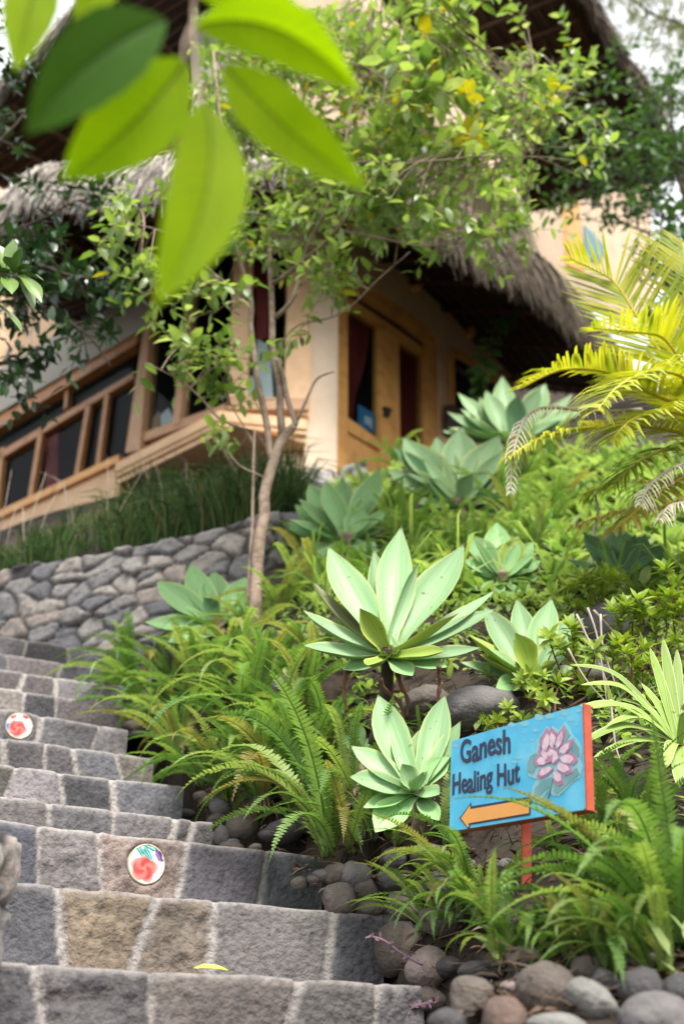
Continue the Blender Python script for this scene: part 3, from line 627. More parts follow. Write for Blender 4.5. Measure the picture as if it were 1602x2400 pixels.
rb = MB(); rb.add([uw(PL, uL - .1, -.85, z) for z in (3.4, zt)] + [uw(PL, .4, -.85, z) for z in (3.4, zt)] + [uw(PF, -.3, -.7, z) for z in (3.4, zt)], [(0, 2, 3, 1), (2, 4, 5, 3)])
rb.build('recess_wall', M['plaster'], house, smooth=False)
plate('front_wall', PF, s3((1235, 900), (1420, 870), (1420, 2200), (1235, 2200)), 'cream', .0, .9)
plate('pillar', PF, s3((1400, -300), (1552, -300), (1545, 1000), (1545, 2200), (1400, 2200)), 'cream', .06, .3, label='pale cream pillar beside the door')
plate('head_wall', PF, s3((1000, -700), (1600, -700), (1600, -40), (1000, -40)), 'plaster', .02, .12)
# --- right facade with the door
door_hole = sb((62, 1400), (62, 150), (180, 215), (430, 372), (545, 468), (580, 520), (597, 590), (604, 1400))
win_hole = sb((662, 1200), (662, 590), (680, 574), (720, 590), (935, 745), (955, 1200))
plate('right_wall', PR, sb((40, -60), (985, 420), (1000, 1400), (604.5, 1400), (597.5, 590), (580.5, 519), (545.5, 467), (430, 371), (180, 214), (62, 149), (62, 1400), (38, 1400)), 'plaster', 0, .16, holes=[])
dr = plate('door', PR, sb((62, 1210), (62, 155), (120, 187), (120, 1210)), 'wood', -.02, .1, label='honey coloured double door with red curtains')
plate('frame', PR, sb((525, 1150), (525, 560), (560, 545), (598, 592), (603, 1150)), 'wood', -.02, .1, dr)
plate('header', PR, sb((120, 190), (180, 222), (430, 378), (545, 474), (580, 524), (597, 590), (560, 560), (545, 530), (425, 432), (240, 312), (120, 240)), 'wood', .01, .1, dr)
plate('transom', PR, sb((120, 240), (240, 312), (425, 432), (545, 532), (545, 590), (120, 300)), 'dark_wood', -.08, .05, dr)  # dark plate painted in for the shadowy gap below the header
plate('rail', PR, sb((120, 300), (530, 580), (530, 625), (120, 348)), 'wood', -.03, .08, dr)
plate('stile', PR, sb((284, 430), (336, 466), (338, 1220), (290, 1220)), 'wood', -.03, .08, dr)
plate('stile', PR, sb((340, 468), (388, 502), (396, 1220), (342, 1220)), 'wood', -.035, .08, dr)
plate('rail', PR, sb((112, 935), (292, 1062), (292, 1110), (112, 1000)), 'wood', -.03, .08, dr)
plate('panel', PR, sb((112, 1000), (292, 1110), (292, 1300), (112, 1300)), 'wood', -.05, .05, dr)
plate('rail', PR, sb((394, 1095), (530, 1160), (530, 1300), (394, 1300)), 'wood', -.05, .05, dr)
plate('pane', PR, sb((112, 330), (290, 440), (290, 1070), (112, 945)), 'glass', -.07, .008, dr)
plate('pane', PR, sb((388, 520), (528, 610), (528, 1165), (394, 1100)), 'glass', -.07, .008, dr)
hd = plate('handle', PR, sb((318, 878), (356, 890), (354, 905), (345, 902), (345, 932), (322, 926), (324, 890), (318, 888)), 'metal', .01, .04, dr)
def drape(P, pts, out, nm='curtain'):
    """hanging cloth with folds between a top edge and a list of (left, right, y) rows in ZB pixels"""
    mb = MB(); vs = []; fs = []; nx = 26; rows = len(pts) * 4
    for j in range(rows + 1):
        k = min(int(j / 4), len(pts) - 2) if len(pts) > 1 else 0; f = min(1., j / 4 - k)
        l = [pts[k][c] + (pts[k + 1][c] - pts[k][c]) * f for c in range(4)]
        for i in range(nx + 1):
            t = i / nx; q = P.p(*ZB(l[0] + (l[2] - l[0]) * t, l[1] + (l[3] - l[1]) * t), out + .025 * math.sin(t * 30 + j * .1)) - HO
            vs.append(q)
    for j in range(rows):
        for i in range(nx): fs.append((j * (nx + 1) + i, j * (nx + 1) + i + 1, (j + 1) * (nx + 1) + i + 1, (j + 1) * (nx + 1) + i))
    mb.add(vs, fs); return mb.build(nm, M['curtain'], dr)
drape(PR, [(118, 330, 245, 405), (118, 500, 232, 560), (116, 660, 205, 690), (114, 800, 162, 820), (112, 945, 150, 965)], -.13)
drape(PR, [(252, 420, 292, 440), (250, 600, 290, 630), (262, 800, 290, 820)], -.15)
drape(PR, [(388, 525, 490, 590), (390, 760, 486, 800), (394, 1000, 480, 1020), (396, 1110, 440, 1140)], -.13)
plate('notice', PR, sb((180, 868), (282, 930), (284, 1032), (176, 978)), 'blue_paper', -.085, .01, dr, label='blue notice in the door glass')
plate('emblem', PR, sb((212, 925), (250, 945), (250, 1000), (232, 975), (210, 968)), 'white_cloth', -.08, .004, dr)
w2 = plate('window', PR, sb((664, 1000), (664, 592), (682, 576), (722, 592), (935, 748), (935, 790), (715, 630), (690, 622), (683, 640), (683, 1000)), 'wood', .03, .1, label='brown framed window right of the door')
plate('pane', PR, sb((680, 615), (940, 780), (950, 1060), (680, 1060)), 'glass', .02, .008, w2)
plate('backing', PR, sb((682, 622), (938, 785), (948, 1060), (682, 1060)), 'inside', .010, .006, w2)  # dark sheet over the wall, painted in for the unlit room behind the glass
plate('rail', PR, sb((683, 655), (900, 812), (900, 836), (683, 682)), 'dark_wood', .035, .01, w2)
plate('shutter', PR, sb((640, 872), (668, 868), (735, 905), (735, 1060), (640, 1010)), 'dark_wood', .08, .03, w2)
def bracket(pts, out=.45):
    mb = MB(); prism(mb, [p - HO for p in pts], PR.d, .09, 0); o = mb.build('bracket', M['wood'], house, smooth=False); return o
for (tx, ty, bx, by) in ((470, 130, 500, 300), (742, 285, 765, 530)):      # triangular roof brackets standing out from the wall
    t = PR.p(*ZB(tx, ty)); b = PR.p(*ZB(bx, by)); b = Vector((t.x, t.y, b.z)); n = PR.n
    for quad in ([t, t + n * .09, b + n * .09, b], [t, t + n * 1.0, t + n * 1.0 - Vector((0, 0, .1)), t - Vector((0, 0, .1))], [b + Vector((0, 0, .18)), t + n * .95, t + n * .95 - Vector((0, 0, .12)), b]): bracket(quad)
plate('recess_wall', PR, sb((982, 380), (1600, 760), (1600, 1400), (995, 1400)), 'dark_wood', -.6, .1, label='dark timber wall in the recess on the right')
# upper storey
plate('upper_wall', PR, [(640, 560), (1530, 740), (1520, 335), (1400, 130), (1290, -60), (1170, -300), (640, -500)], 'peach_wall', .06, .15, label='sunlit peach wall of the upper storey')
plate('upper_wall', PF, [(450, 560), (805, 560), (805, -500), (450, -500)], 'grey_plaster', .03, .15, label='shaded grey wall of the upper storey')  # grey plaster paints in the shade on this side of the storey
plate('wall_post', PR, [(1318, 420), (1352, 440), (1368, 640), (1330, 620)], 'wood', .1, .1)
plate('wall_tile', PR, [(1369, 528), (1388, 545), (1420, 582), (1405, 612), (1372, 606)], 'blue_tile', .09, .06, label='blue diamond of tiles on the upper wall')
# dark room inside
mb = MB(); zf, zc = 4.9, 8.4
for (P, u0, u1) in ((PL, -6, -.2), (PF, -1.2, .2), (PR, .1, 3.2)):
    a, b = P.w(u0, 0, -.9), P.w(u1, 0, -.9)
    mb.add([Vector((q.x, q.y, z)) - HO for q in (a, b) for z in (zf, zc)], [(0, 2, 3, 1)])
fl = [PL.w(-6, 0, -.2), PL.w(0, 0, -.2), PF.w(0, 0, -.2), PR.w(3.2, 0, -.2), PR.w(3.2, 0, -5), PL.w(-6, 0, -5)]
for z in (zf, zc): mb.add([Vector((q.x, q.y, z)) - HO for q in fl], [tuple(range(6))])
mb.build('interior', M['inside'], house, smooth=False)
# ------------------------------------------------------------------ thatch: dark battened underside, shaggy strands over the edge
def eave(edge, inward, rise, nstr, m, hang, label, top=.5, spread=.30, wdt=.02):
    E = catmull(edge, 40); inn = Vector(inward).normalized()
    mb = MB(); vs = []; fs = []; K = 8
    for p in E:
        for k in range(K + 1):
            f = k / K; q = p + inn * (2.2 * f) + Vector((0, 0, rise * f - .16)); q.z += .03 * noise.noise(q * 4); vs.append(q - HO)
    for p in E:
        for k in range(K + 1):
            f = k / K; q = p + inn * (2.2 * f) + Vector((0, 0, rise * f + .12)); vs.append(q - HO)
    nE = len(E); off = nE * (K + 1)
    for i in range(nE - 1):
        for k in range(K):
            a, b = i * (K + 1) + k, (i + 1) * (K + 1) + k
            fs.append((a, b, b + 1, a + 1)); fs.append((a + off, a + 1 + off, b + 1 + off, b + off))
        fs.append((i * (K + 1), i * (K + 1) + off, (i + 1) * (K + 1) + off, (i + 1) * (K + 1)))
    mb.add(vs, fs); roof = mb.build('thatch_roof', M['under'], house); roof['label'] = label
    bt = MB()                                            # battens under the thatch
    for k in range(1, 14):
        f = k / 14; pts = [p + inn * (2.2 * f) + Vector((0, 0, rise * f - .20)) - HO for p in E[::4]]; bt.tube(pts, .014, 5)
    for i in range(2, nE, 5):
        p = E[i]; bt.tube([p + inn * .1 + Vector((0, 0, -.24)) - HO, p + inn * 2.2 + Vector((0, 0, rise - .24)) - HO], .03, 6)
    bt.build('batten', M['dark_wood'], roof)
    st = MB(); r = random.Random(len(edge) * 7 + nstr)
    for _ in range(nstr):
        t = r.random() * (nE - 1); i = min(int(t), nE - 2); p = E[i].lerp(E[i + 1], t - i)
        g = r.random() ** 1.3
        side = (E[i + 1] - E[i]).normalized()
        s = p + inn * (g * top) + Vector((0, 0, rise / 2.2 * g * top + .14 + .05 * r.random()))
        out = -inn * r.uniform(.03, .22) + side * r.uniform(-.12, .12)
        ln = hang * r.uniform(.45, 1.15); a = p - inn * r.uniform(0., .06) + Vector((0, 0, r.uniform(-.06, .10))) + side * r.uniform(-.04, .04)
        b = a + out * .5 + Vector((0, 0, -ln * .45)); c = b + out * .45 + Vector((0, 0, -ln * .55)) + side * r.uniform(-.05, .05)
        w = wdt * r.uniform(.5, 1.3)
        nn = (-inn + side * r.uniform(-1, 1) + Vector((0, 0, r.uniform(-.3, .5)))).normalized()
        st.strip([s - HO, a - HO, b - HO, c - HO], [w, w, w * .8, w * .15], nn)
    st.build('thatch_fringe', M[m], roof)
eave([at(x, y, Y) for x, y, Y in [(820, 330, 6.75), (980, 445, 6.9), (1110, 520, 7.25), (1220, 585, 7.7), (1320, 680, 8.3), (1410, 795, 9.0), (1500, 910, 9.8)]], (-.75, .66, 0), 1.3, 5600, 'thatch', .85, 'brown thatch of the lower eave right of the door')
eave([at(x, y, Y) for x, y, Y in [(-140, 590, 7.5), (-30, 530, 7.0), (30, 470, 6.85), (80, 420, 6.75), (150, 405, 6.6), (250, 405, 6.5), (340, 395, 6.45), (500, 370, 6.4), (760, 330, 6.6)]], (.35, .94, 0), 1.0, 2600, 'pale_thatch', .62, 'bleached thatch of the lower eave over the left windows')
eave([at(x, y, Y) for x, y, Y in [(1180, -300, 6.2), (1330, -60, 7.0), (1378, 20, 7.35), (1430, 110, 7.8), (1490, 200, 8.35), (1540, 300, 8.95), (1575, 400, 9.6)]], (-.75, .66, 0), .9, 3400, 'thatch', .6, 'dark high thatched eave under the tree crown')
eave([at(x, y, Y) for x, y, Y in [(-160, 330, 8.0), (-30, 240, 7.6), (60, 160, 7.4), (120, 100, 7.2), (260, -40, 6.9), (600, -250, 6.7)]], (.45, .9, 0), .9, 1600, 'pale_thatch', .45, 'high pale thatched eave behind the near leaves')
# ------------------------------------------------------------------ hand-painted sign on a red post
BL, BR, TL = at(1052, 1949, 2.1), at(1371, 1897, 1.76227), at(1057, 1737, 2.08503)
su, sv = BR - BL, TL - BL; SN = su.cross(sv).normalized()            # towards the viewer
if SN.y > 0: SN = -SN
def SUV(u, v, o=0.): return BL + su * u + sv * v + SN * o
def zuv(zx, zy):                            # photo detail pixels -> board u, v
    px, py = 1020 + zx * .2551, 1620 + zy * .2551; r = ray(px, py); t = BL.dot(SN) / r.dot(SN); q = r * t - BL
    return q.dot(su) / su.length_squared, q.dot(sv) / sv.length_squared
pb = at(1203, 2040, 1.0); pb = SUV(.47, -.6, -.03); base = Vector((pb.x, pb.y, hz(pb.x, pb.y) - .03))
sign = empty('signpost', base)
tag(sign, 'blue hand painted sign reading Ganesh Healing Hut with an orange arrow on a red post', 'sign')
M['sign_blue'] = mat('sky blue sign paint', [(.03, .32, .55), (.06, .40, .60), (.15, .48, .62)], .45, scale=13, bump=.05)
M['sign_red'] = mat('red brown sign paint', [(.36, .055, .028), (.45, .08, .04), (.25, .04, .022)], .55, scale=18, bump=.1)
M['ink'] = mat('dark blue paint', [(.008, .012, .045), (.014, .018, .06)], .5)
M['orange'] = mat('orange paint', [(.62, .26, .05), (.68, .32, .08)], .5, scale=12)
M['teal'] = mat('grey teal paint', [(.08, .22, .24), (.16, .31, .32)], .5, scale=30)
M['halo'] = mat('pale blue paint', [(.17, .40, .46), (.24, .46, .49)], .5, scale=20)
M['petal'] = mat('pink white petal paint', [(.50, .31, .40), (.62, .48, .53), (.38, .18, .29)], .5, scale=45)
M['mauve'] = mat('mauve petal paint', [(.27, .11, .20), (.40, .22, .32)], .5, scale=40)
M['patch'] = mat('worn pale blue patch', [(.13, .40, .50), (.19, .44, .52)], .5, scale=20)
def S(o): return o - base
def board(mb, u0, u1, v0, v1, o0, o1, mi=0):
    vs = [S(SUV(u, v, o)) for o in (o0, o1) for (u, v) in ((u0, v0), (u1, v0), (u1, v1), (u0, v1))]
    mb.add(vs, [(0, 1, 2, 3), (4, 7, 6, 5), (0, 4, 5, 1), (1, 5, 6, 2), (2, 6, 7, 3), (3, 7, 4, 0)], mi)
mb = MB(); pts = []
rc = .02; asp = su.length / sv.length
for (cu, cv, a0) in ((1, 1, 0), (0, 1, 90), (0, 0, 180), (1, 0, 270)):
    for k in range(6):
        a = R(a0 + 90 * k / 5); ru = rc * .8; rv = rc * .8 * asp
        pts.append(S(SUV((cu - ru if cu else ru) + ru * math.cos(a), (cv - rv if cv else rv) + rv * math.sin(a), 0)))
prism(mb, pts, SN, .004); mb.build('board', M['sign_blue'], sign, smooth=False)
mb = MB(); board(mb, .0, 1.0, -.006, .008, -.0045, -.026); board(mb, .0, 1., .992, 1.004, -.0045, -.026); board(mb, 1.002, 1.012, -.006, 1.004, .0005, -.016); board(mb, 0.0, .010, .009, .991, -.0045, -.026); board(mb, .3, .99, .015, .985, -.0045, -.014)
fo = mb.build('frame', M['sign_red'], sign, smooth=False); fo['label'] = 'red painted edge of the sign board'
mb = MB(); top = SUV(.475, .6, -.042); ctr = SUV(.475, -.6, -.042)
d = (top - base).normalized(); a = su.normalized()
mb.tube([S(Vector((base.x, base.y, base.z - .1))), S(ctr), S(top)], .0115, 4); mb.build('post', M['sign_red'], sign, smooth=False)
def decal(name, polys, m, o, th=.0006):
    mb = MB()
    for q in polys: prism(mb, [S(SUV(u, v, o)) for u, v in q], SN, th)
    return mb.build(name, M[m], sign, smooth=False)
blobs = []
r = random.Random(5)
for (zx, zy, s) in [(180, 500, 22), (700, 310, 30), (820, 300, 35), (950, 240, 40), (1050, 230, 38), (1180, 200, 34), (1240, 260, 24), (915, 360, 22), (885, 450, 14), (760, 610, 26), (720, 650, 22), (800, 380, 12), (1290, 310, 14), (540, 670, 10), (640, 690, 9), (810, 460, 8), (460, 730, 9), (1310, 180, 22), (200, 470, 14)]:
    n = 11; blobs.append([zuv(zx + s * (.7 + .6 * r.random()) * math.cos(6.283 * k / n) * 1.3, zy + s * (.6 + .5 * r.random()) * math.sin(6.283 * k / n) * .8) for k in range(n)])
for q in blobs: decal('worn_patch', [q], 'patch', .0003, .0002)
def text(body, u0, u1, v0, cap):
    c = bpy.data.curves.new('lettering', 'FONT'); c.body = body; c.extrude = .004; c.offset = .019; c.resolution_u = 6
    t = bpy.data.objects.new('t', c); scene.collection.objects.link(t); bpy.context.view_layer.update()
    me = bpy.data.meshes.new_from_object(t.evaluated_get(bpy.context.evaluated_depsgraph_get())); bpy.data.objects.remove(t)
    xs = [v.co.x for v in me.vertices]; x0, x1 = min(xs), max(xs)
    ch = .70
    for v in me.vertices:
        u = u0 + (v.co.x - x0) / (x1 - x0) * (u1 - u0); w = v0 + v.co.y / ch * cap
        w += .012 * math.sin(u * 23); q = S(SUV(u, w, .0009 + (.0005 if v.co.z > 0 else -.0006))); v.co = q
    me.materials.clear(); me.materials.append(M['ink'])
    for p in me.polygons: p.material_index = 0
    return link(bpy.data.objects.new('lettering', me), sign)
text('Ganesh', .085, .492, .715, .255)
text('Healing Hut', .022, .562, .385, .225)
zz = lambda l: [zuv(x, y) for x, y in l]
decal('arrow_outline', [zz([(220, 1168), (328, 1022), (328, 1058), (872, 968), (872, 1138), (318, 1228), (316, 1268), (302, 1266)])], 'ink', .0008)
decal('arrow', [zz([(237, 1168), (318, 1052), (322, 1085), (862, 992), (860, 1120), (306, 1214), (308, 1250), (298, 1248)])], 'orange', .0014)
halo = [(1185, 285), (1225, 330), (1262, 410), (1320, 470), (1345, 560), (1330, 640), (1350, 700), (1330, 790), (1270, 830), (1200, 900), (1130, 965), (1070, 955), (1040, 900), (985, 985), (925, 1000), (885, 960), (890, 880), (930, 810), (855, 780), (835, 700), (860, 600), (930, 540), (930, 450), (985, 380), (1020, 325), (1050, 345), (1075, 320), (1125, 360)]
decal('lotus_halo', [zz(halo)], 'halo', .0008)
decal('lotus_leaf', [zz([(870, 600), (930, 565), (960, 620), (930, 680), (900, 760), (850, 740), (845, 670)]), zz([(1190, 320), (1240, 400), (1200, 460), (1140, 440)]), zz([(1270, 450), (1325, 520), (1330, 600), (1250, 590), (1220, 540)]), zz([(1300, 700), (1330, 760), (1180, 890), (1120, 945), (1085, 920), (1095, 850), (1200, 780)]), zz([(1060, 790), (1040, 880), (960, 960), (915, 960), (910, 900), (980, 820)]), zz([(960, 430), (1000, 380), (1000, 470), (960, 520)])], 'teal', .0014)
pet = [[(1025, 335), (1055, 375), (1050, 480), (1010, 560), (960, 520), (975, 430)], [(1065, 330), (1120, 385), (1110, 470), (1080, 540), (1045, 480), (1050, 380)], [(1185, 310), (1195, 400), (1170, 480), (1130, 530), (1100, 480), (1130, 390)], [(1275, 435), (1255, 520), (1200, 580), (1140, 560), (1160, 500), (1210, 460)], [(1300, 590), (1310, 640), (1270, 680), (1180, 670), (1140, 610), (1200, 570), (1260, 570)], [(905, 640), (950, 585), (1010, 610), (1045, 660), (990, 690), (930, 690)], [(945, 560), (975, 500), (1030, 560), (1090, 650), (1040, 670), (980, 610)], [(1240, 690), (1270, 740), (1200, 780), (1120, 730), (1130, 660), (1190, 660)], [(930, 790), (960, 720), (1060, 690), (1090, 720), (1030, 780), (960, 810)], [(1170, 780), (1180, 850), (1140, 875), (1090, 830), (1085, 760), (1120, 740)], [(1060, 500), (1130, 540), (1150, 620), (1090, 680), (1030, 640), (1010, 560)]]
ins = []
for q in pet:
    cx = sum(x for x, y in q) / len(q); cy = sum(y for x, y in q) / len(q); gx, gy = 1080, 640
    ins.append([(cx + (x - cx) * .72 + (gx - cx) * .12, cy + (y - cy) * .72 + (gy - cy) * .12) for x, y in q])
decal('lotus_petal_edge', [zz(q) for q in pet], 'mauve', .0020)
decal('lotus_petal', [zz(q) for q in ins], 'petal', .0026)
decal('lotus_heart', [zz([(1050, 600), (1085, 585), (1080, 640), (1045, 665), (1010, 640)])], 'mauve', .0032)
decal('lotus_stalk', [zz([(1070, 790), (1085, 800), (1060, 920), (1010, 1075), (990, 1068), (1035, 930)])], 'teal', .0032)
# ------------------------------------------------------------------ agaves
AX = Vector((0, -.55, .84)).normalized()
W_TAB = [(0, .62), (.1, .55), (.22, .6), (.4, .88), (.55, 1), (.68, .93), (.8, .68), (.9, .33), (.96, .11), (1, .0)]
def agave_leaf(base, tip, wid, N_hint, m, parent, org, chan=.3, bow=.07, twist=0., recurve=0.0):
    ax = tip - base; L = ax.length; d = ax.normalized(); n = (N_hint - d * N_hint.dot(d)).normalized(); a = d.cross(n)
    if twist: n, a = n * math.cos(twist) + a * math.sin(twist), a * math.cos(twist) - n * math.sin(twist)
    mb = MB(); ns, nc = 16, 6; vs = []; uv = []; fs = []
    ph = U(0, 9)
    for i in range(ns + 1):
        s = i / ns; w = lerp_tab(W_TAB, s) * wid
        c = base + ax * s - n * (bow * L * 4 * s * (1 - s)) - n * (recurve * L * max(0, s - .6) ** 2 * 4) + a * (.012 * L * math.sin(s * 5 + ph))
        for j in range(nc + 1):
            t = j / nc * 2 - 1
            up = chan * w * (t * t) * (1.15 - .6 * s) + .02 * w * math.sin(s * 11 + ph + t * 2) * abs(t)
            vs.append(c + a * (t * w / 2) + n * up - org); uv.append((j / nc, s))
    k = nc + 1; top = len(vs)
    for i in range(ns + 1):                       # fleshy underside
        s = i / ns
        for j in range(nc + 1):
            t = j / nc * 2 - 1; q = vs[i * k + j]; vs.append(q - n * (.085 * wid * (1 - t * t) * (1 - s * .75) * lerp_tab(W_TAB, s))); uv.append((j / nc, s))
    for i in range(ns):
        for j in range(nc):
            q = (i * k + j, i * k + j + 1, (i + 1) * k + j + 1, (i + 1) * k + j); fs.append(q); fs.append(tuple(top + x for x in reversed(q)))
    mb.add(vs, fs, 0, None, uv); return mb.build('leaf', M[m], parent)
def agave(ctr, Y, tips, label, m='agave', fill=6, flen=140,  stem=None, axis=None, dmul=.45, srad=13, stem_m='bark'):
    Y = min(Y, ground_at(ctr[0], ctr[1] + 12).y - (.06 if ctr[1] > 1400 or ctr[0] < 600 else .22)); c = at(ctr[0], ctr[1], Y); t_ = mpp(Y, ctr[1]); A = axis or AX
    if stem: g = ground_at(*stem); g = at(stem[0], stem[1], min(g.y, Y + .1)) if g.y > Y + .1 else g
    else: g = Vector((c.x, c.y, hz(c.x, c.y)))
    root = empty('agave', g); tag(root, label, 'agave', 'agaves on the slope')
    sm = MB(); p0 = g - Vector((0, 0, .04)); up = c - A * (t_ * 6)
    mid = (p0 + up) / 2 + Vector((.01, .0, 0)); pp = catmull([p0 - g, mid - g, up - g, c - g + A * t_ * 14], 10)
    sm.tube(pp, [t_ * srad * (1.25 - .4 * i / 10) for i in range(11)], 10); sm.build('stem', M[stem_m], root)
    for q in tips:
        tx, ty, dy, w = q[:4]; mm = q[4] if len(q) > 4 else m; tw = q[5] if len(q) > 5 else 0.; ch = q[6] if len(q) > 6 else .32
        tip = at(tx, ty, Y + dy * t_); d = (tip - c).normalized()
        b = c + d * t_ * 6 - A * t_ * 8
        agave_leaf(b, tip, w * t_ * (1.22 if ctr[1] > 1480 else 1.5), A * .75 + Vector((0, -.75, 0)), mm, root, g, chan=ch, twist=tw, recurve=U(-.02, .06))
    if ctr[1] < 1400: fill += 9; flen *= 1.15
    for k in range(fill):
        az = k * 2.39996 + ctr[0]; el = .15 + .9 * (k / max(1, fill)); e1 = A.orthogonal().normalized(); e2 = A.cross(e1)
        d = (e1 * math.cos(az) + e2 * math.sin(az)) * math.cos(el) + A * math.sin(el)
        if d.y < -.55: continue
        L = flen * t_ * U(.75, 1.05); agave_leaf(c + d * t_ * 5 - A * t_ * 10, c + d * L, L * .36, A + Vector((0, -.4, 0)), m, root, g, recurve=U(0, .1))
    return root
big = agave((908, 1530), 2.52, [(940, 1230, 95, 76), (772, 1273, 60, 84, 'agave', .15), (1083, 1268, 60, 88, 'agave', -.15), (876, 1287, 140, 56), (978, 1316, 25, 40, 'agave', 1.0, .5),
    (843, 1424, -70, 44, 'agave_lime', -.5, .45), (734, 1360, 40, 52, 'agave_brown', .5, .3), (706, 1429, -10, 54, 'agave', .35), (710, 1509, -50, 54, 'agave', .2), (1158, 1376, 60, 44, 'agave', -.3), (1162, 1418, 25, 56, 'agave', -.2),
    (1072, 1432, -60, 34, 'agave_lime', -.9, .5), (1128, 1518, -20, 42, 'agave', -.1), (1045, 1524, -95, 40, 'agave_lime', 0, .4), (860, 1560, -110, 40, 'agave_lime', .3, .4), (968, 1582, -60, 44, 'agave_green', 0, .2), (1050, 1562, -20, 44, 'agave_green'), (800, 1570, -30, 40, 'agave_green')],
    'largest agave, a pale wide rosette raised on a bare dark stem above the ferns', fill=0, stem=(878, 1712), srad=15, stem_m='dark_bark')
og = big.location
for path in ([(930, 1575), (940, 1610), (955, 1640), (952, 1680)], [(1028, 1560), (1030, 1600), (1024, 1650)], [(812, 1565), (805, 1610), (812, 1670)], [(890, 1590), (900, 1615), (935, 1645), (945, 1685)]):
    mb = MB(); Yq = 2.50; pts = catmull([at(x, y, Yq + .02 * k) - og for k, (x, y) in enumerate(path)], 10)
    mb.tube(pts, [.007 - .0003 * k + .0015 * math.sin(k * 2.1) for k in range(11)], 6); o = mb.build('dry_leaf', M['brown_stem'], big); o['label'] = 'withered brown leaf hanging under the rosette'
agave((1250, 1592), 2.72, [(1133, 1416, 50, 62), (1212, 1400, 80, 56), (1289, 1398, 60, 60), (1348, 1430, 50, 44), (1207, 1482, -70, 62, 'agave_lime', 0, .3), (1095, 1482, 10, 44, 'agave_lime', .5, .5), (1122, 1530, -10, 42, 'agave_lime', .4, .4), (1077, 1545, 20, 46, 'agave', .2), (1212, 1560, -100, 56, 'agave_lime', 0, .35), (1304, 1549, -50, 44, 'agave_lime', -.6, .5), (1320, 1490, 30, 50), (1160, 1610, -30, 50, 'agave_green')],
    'lime hearted agave just above the top edge of the blue sign', fill=2, stem=(1240, 1640), srad=16, stem_m='brown_stem')
agave((972, 1850), 2.28, [(883, 1622, 60, 74), (1046, 1625, 60, 62), (1082, 1690, 40, 50, 'agave', -.3), (821, 1745, 20, 66, 'agave', .2), (819, 1818, -40, 64, 'agave', .1), (876, 1950, -70, 70, 'agave_green', .1), (1030, 1925, -80, 40, 'agave_green'), (1030, 1862, -60, 46), (990, 1810, -80, 44), (940, 1790, -30, 44), (1050, 1770, 20, 50, 'agave_green'), (930, 1700, 70, 56, 'agave', .2), (1000, 1690, 80, 56, 'agave', -.2), (850, 1890, -50, 46, 'agave_green', .2)],
    'pale agave low down against the left edge of the blue sign', m='agave', fill=3, flen=160, stem=(975, 1905))
agave((513, 1460), 4.35, [(365, 1357, 20, 52), (444, 1319, 60, 46), (500, 1337, 70, 50), (577, 1349, 40, 44), (337, 1456, -20, 40), (388, 1405, 30, 36), (393, 1505, -50, 40), (478, 1400, -50, 36, 'agave_dark'), (565, 1420, 0, 38), (440, 1500, -80, 40), (350, 1500, 0, 36)],
    'green agave in front of the curved stone wall, left of the tree trunk', m='agave_green', fill=5, flen=120)
agave((812, 1262), 5.2, [(725, 1129, 50, 50), (802, 1119, 60, 46), (889, 1093, 40, 46), (659, 1226, 10, 44), (664, 1318, -30, 44), (715, 1340, -70, 40), (690, 1180, 30, 44), (760, 1160, 20, 40), (850, 1190, 0, 40), (900, 1230, 0, 40), (880, 1300, -60, 40)],
    'green agave growing right beside the tree trunk below the boulder wall', m='agave_green', fill=5, flen=140)
agave((1075, 1180), 5.4, [(947, 1017, 40, 62), (1077, 1000, 70, 64), (1024, 1020, 80, 50), (1166, 1020, 40, 62), (906, 1097, 10, 60), (921, 1040, 20, 40, 'agave_dark'), (1150, 1102, -20, 54), (1105, 1110, -60, 40), (980, 1180, -70, 40), (1000, 1120, -30, 40), (1170, 1160, -20, 40)],
    'broad pale agave high on the slope in front of the wooden door', fill=4, flen=150)
agave((1200, 1030), 6.6, [(1176, 880, 50, 40), (1281, 892, 40, 46), (1072, 918, 30, 34), (1046, 964, 0, 34), (1212, 925, -40, 34, 'agave_dark'), (1373, 943, 10, 34), (1033, 1008, -20, 30), (1240, 960, 0, 34), (1120, 930, 30, 34), (1320, 985, -20, 34), (1340, 920, 40, 30)],
    'topmost agave, behind the broad pale one and under the hanging vine', m='agave', fill=5, flen=150)
agave((1176, 1352), 3.9, [(1097, 1250, 30, 46), (1161, 1221, 50, 46), (1212, 1252, 30, 40, 'agave_lime'), (1250, 1267, 20, 36), (1077, 1313, 0, 42), (1087, 1380, -30, 46), (1261, 1354, -10, 40), (1189, 1405, -70, 38), (1135, 1400, -60, 36), (1240, 1390, -40, 36), (1265, 1310, 10, 38)],
    'small green agave above and to the right of the largest one', m='agave_green', fill=3, flen=110)
agave((1455, 1350), 4.3, [(1365, 1247, 20, 44), (1450, 1232, 60, 56), (1557, 1278, 0, 52), (1400, 1260, 40, 40), (1510, 1250, 30, 44), (1540, 1345, -20, 40), (1375, 1330, 0, 40)],
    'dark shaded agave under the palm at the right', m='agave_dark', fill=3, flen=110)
agave((836, 1760), ground_at(836, 1790).y, [(837, 1688, 0, 34), (800, 1720, -10, 26), (866, 1730, 0, 24)], 'young agave of three leaves behind the fern left of the low agave', m='agave_green', fill=0)
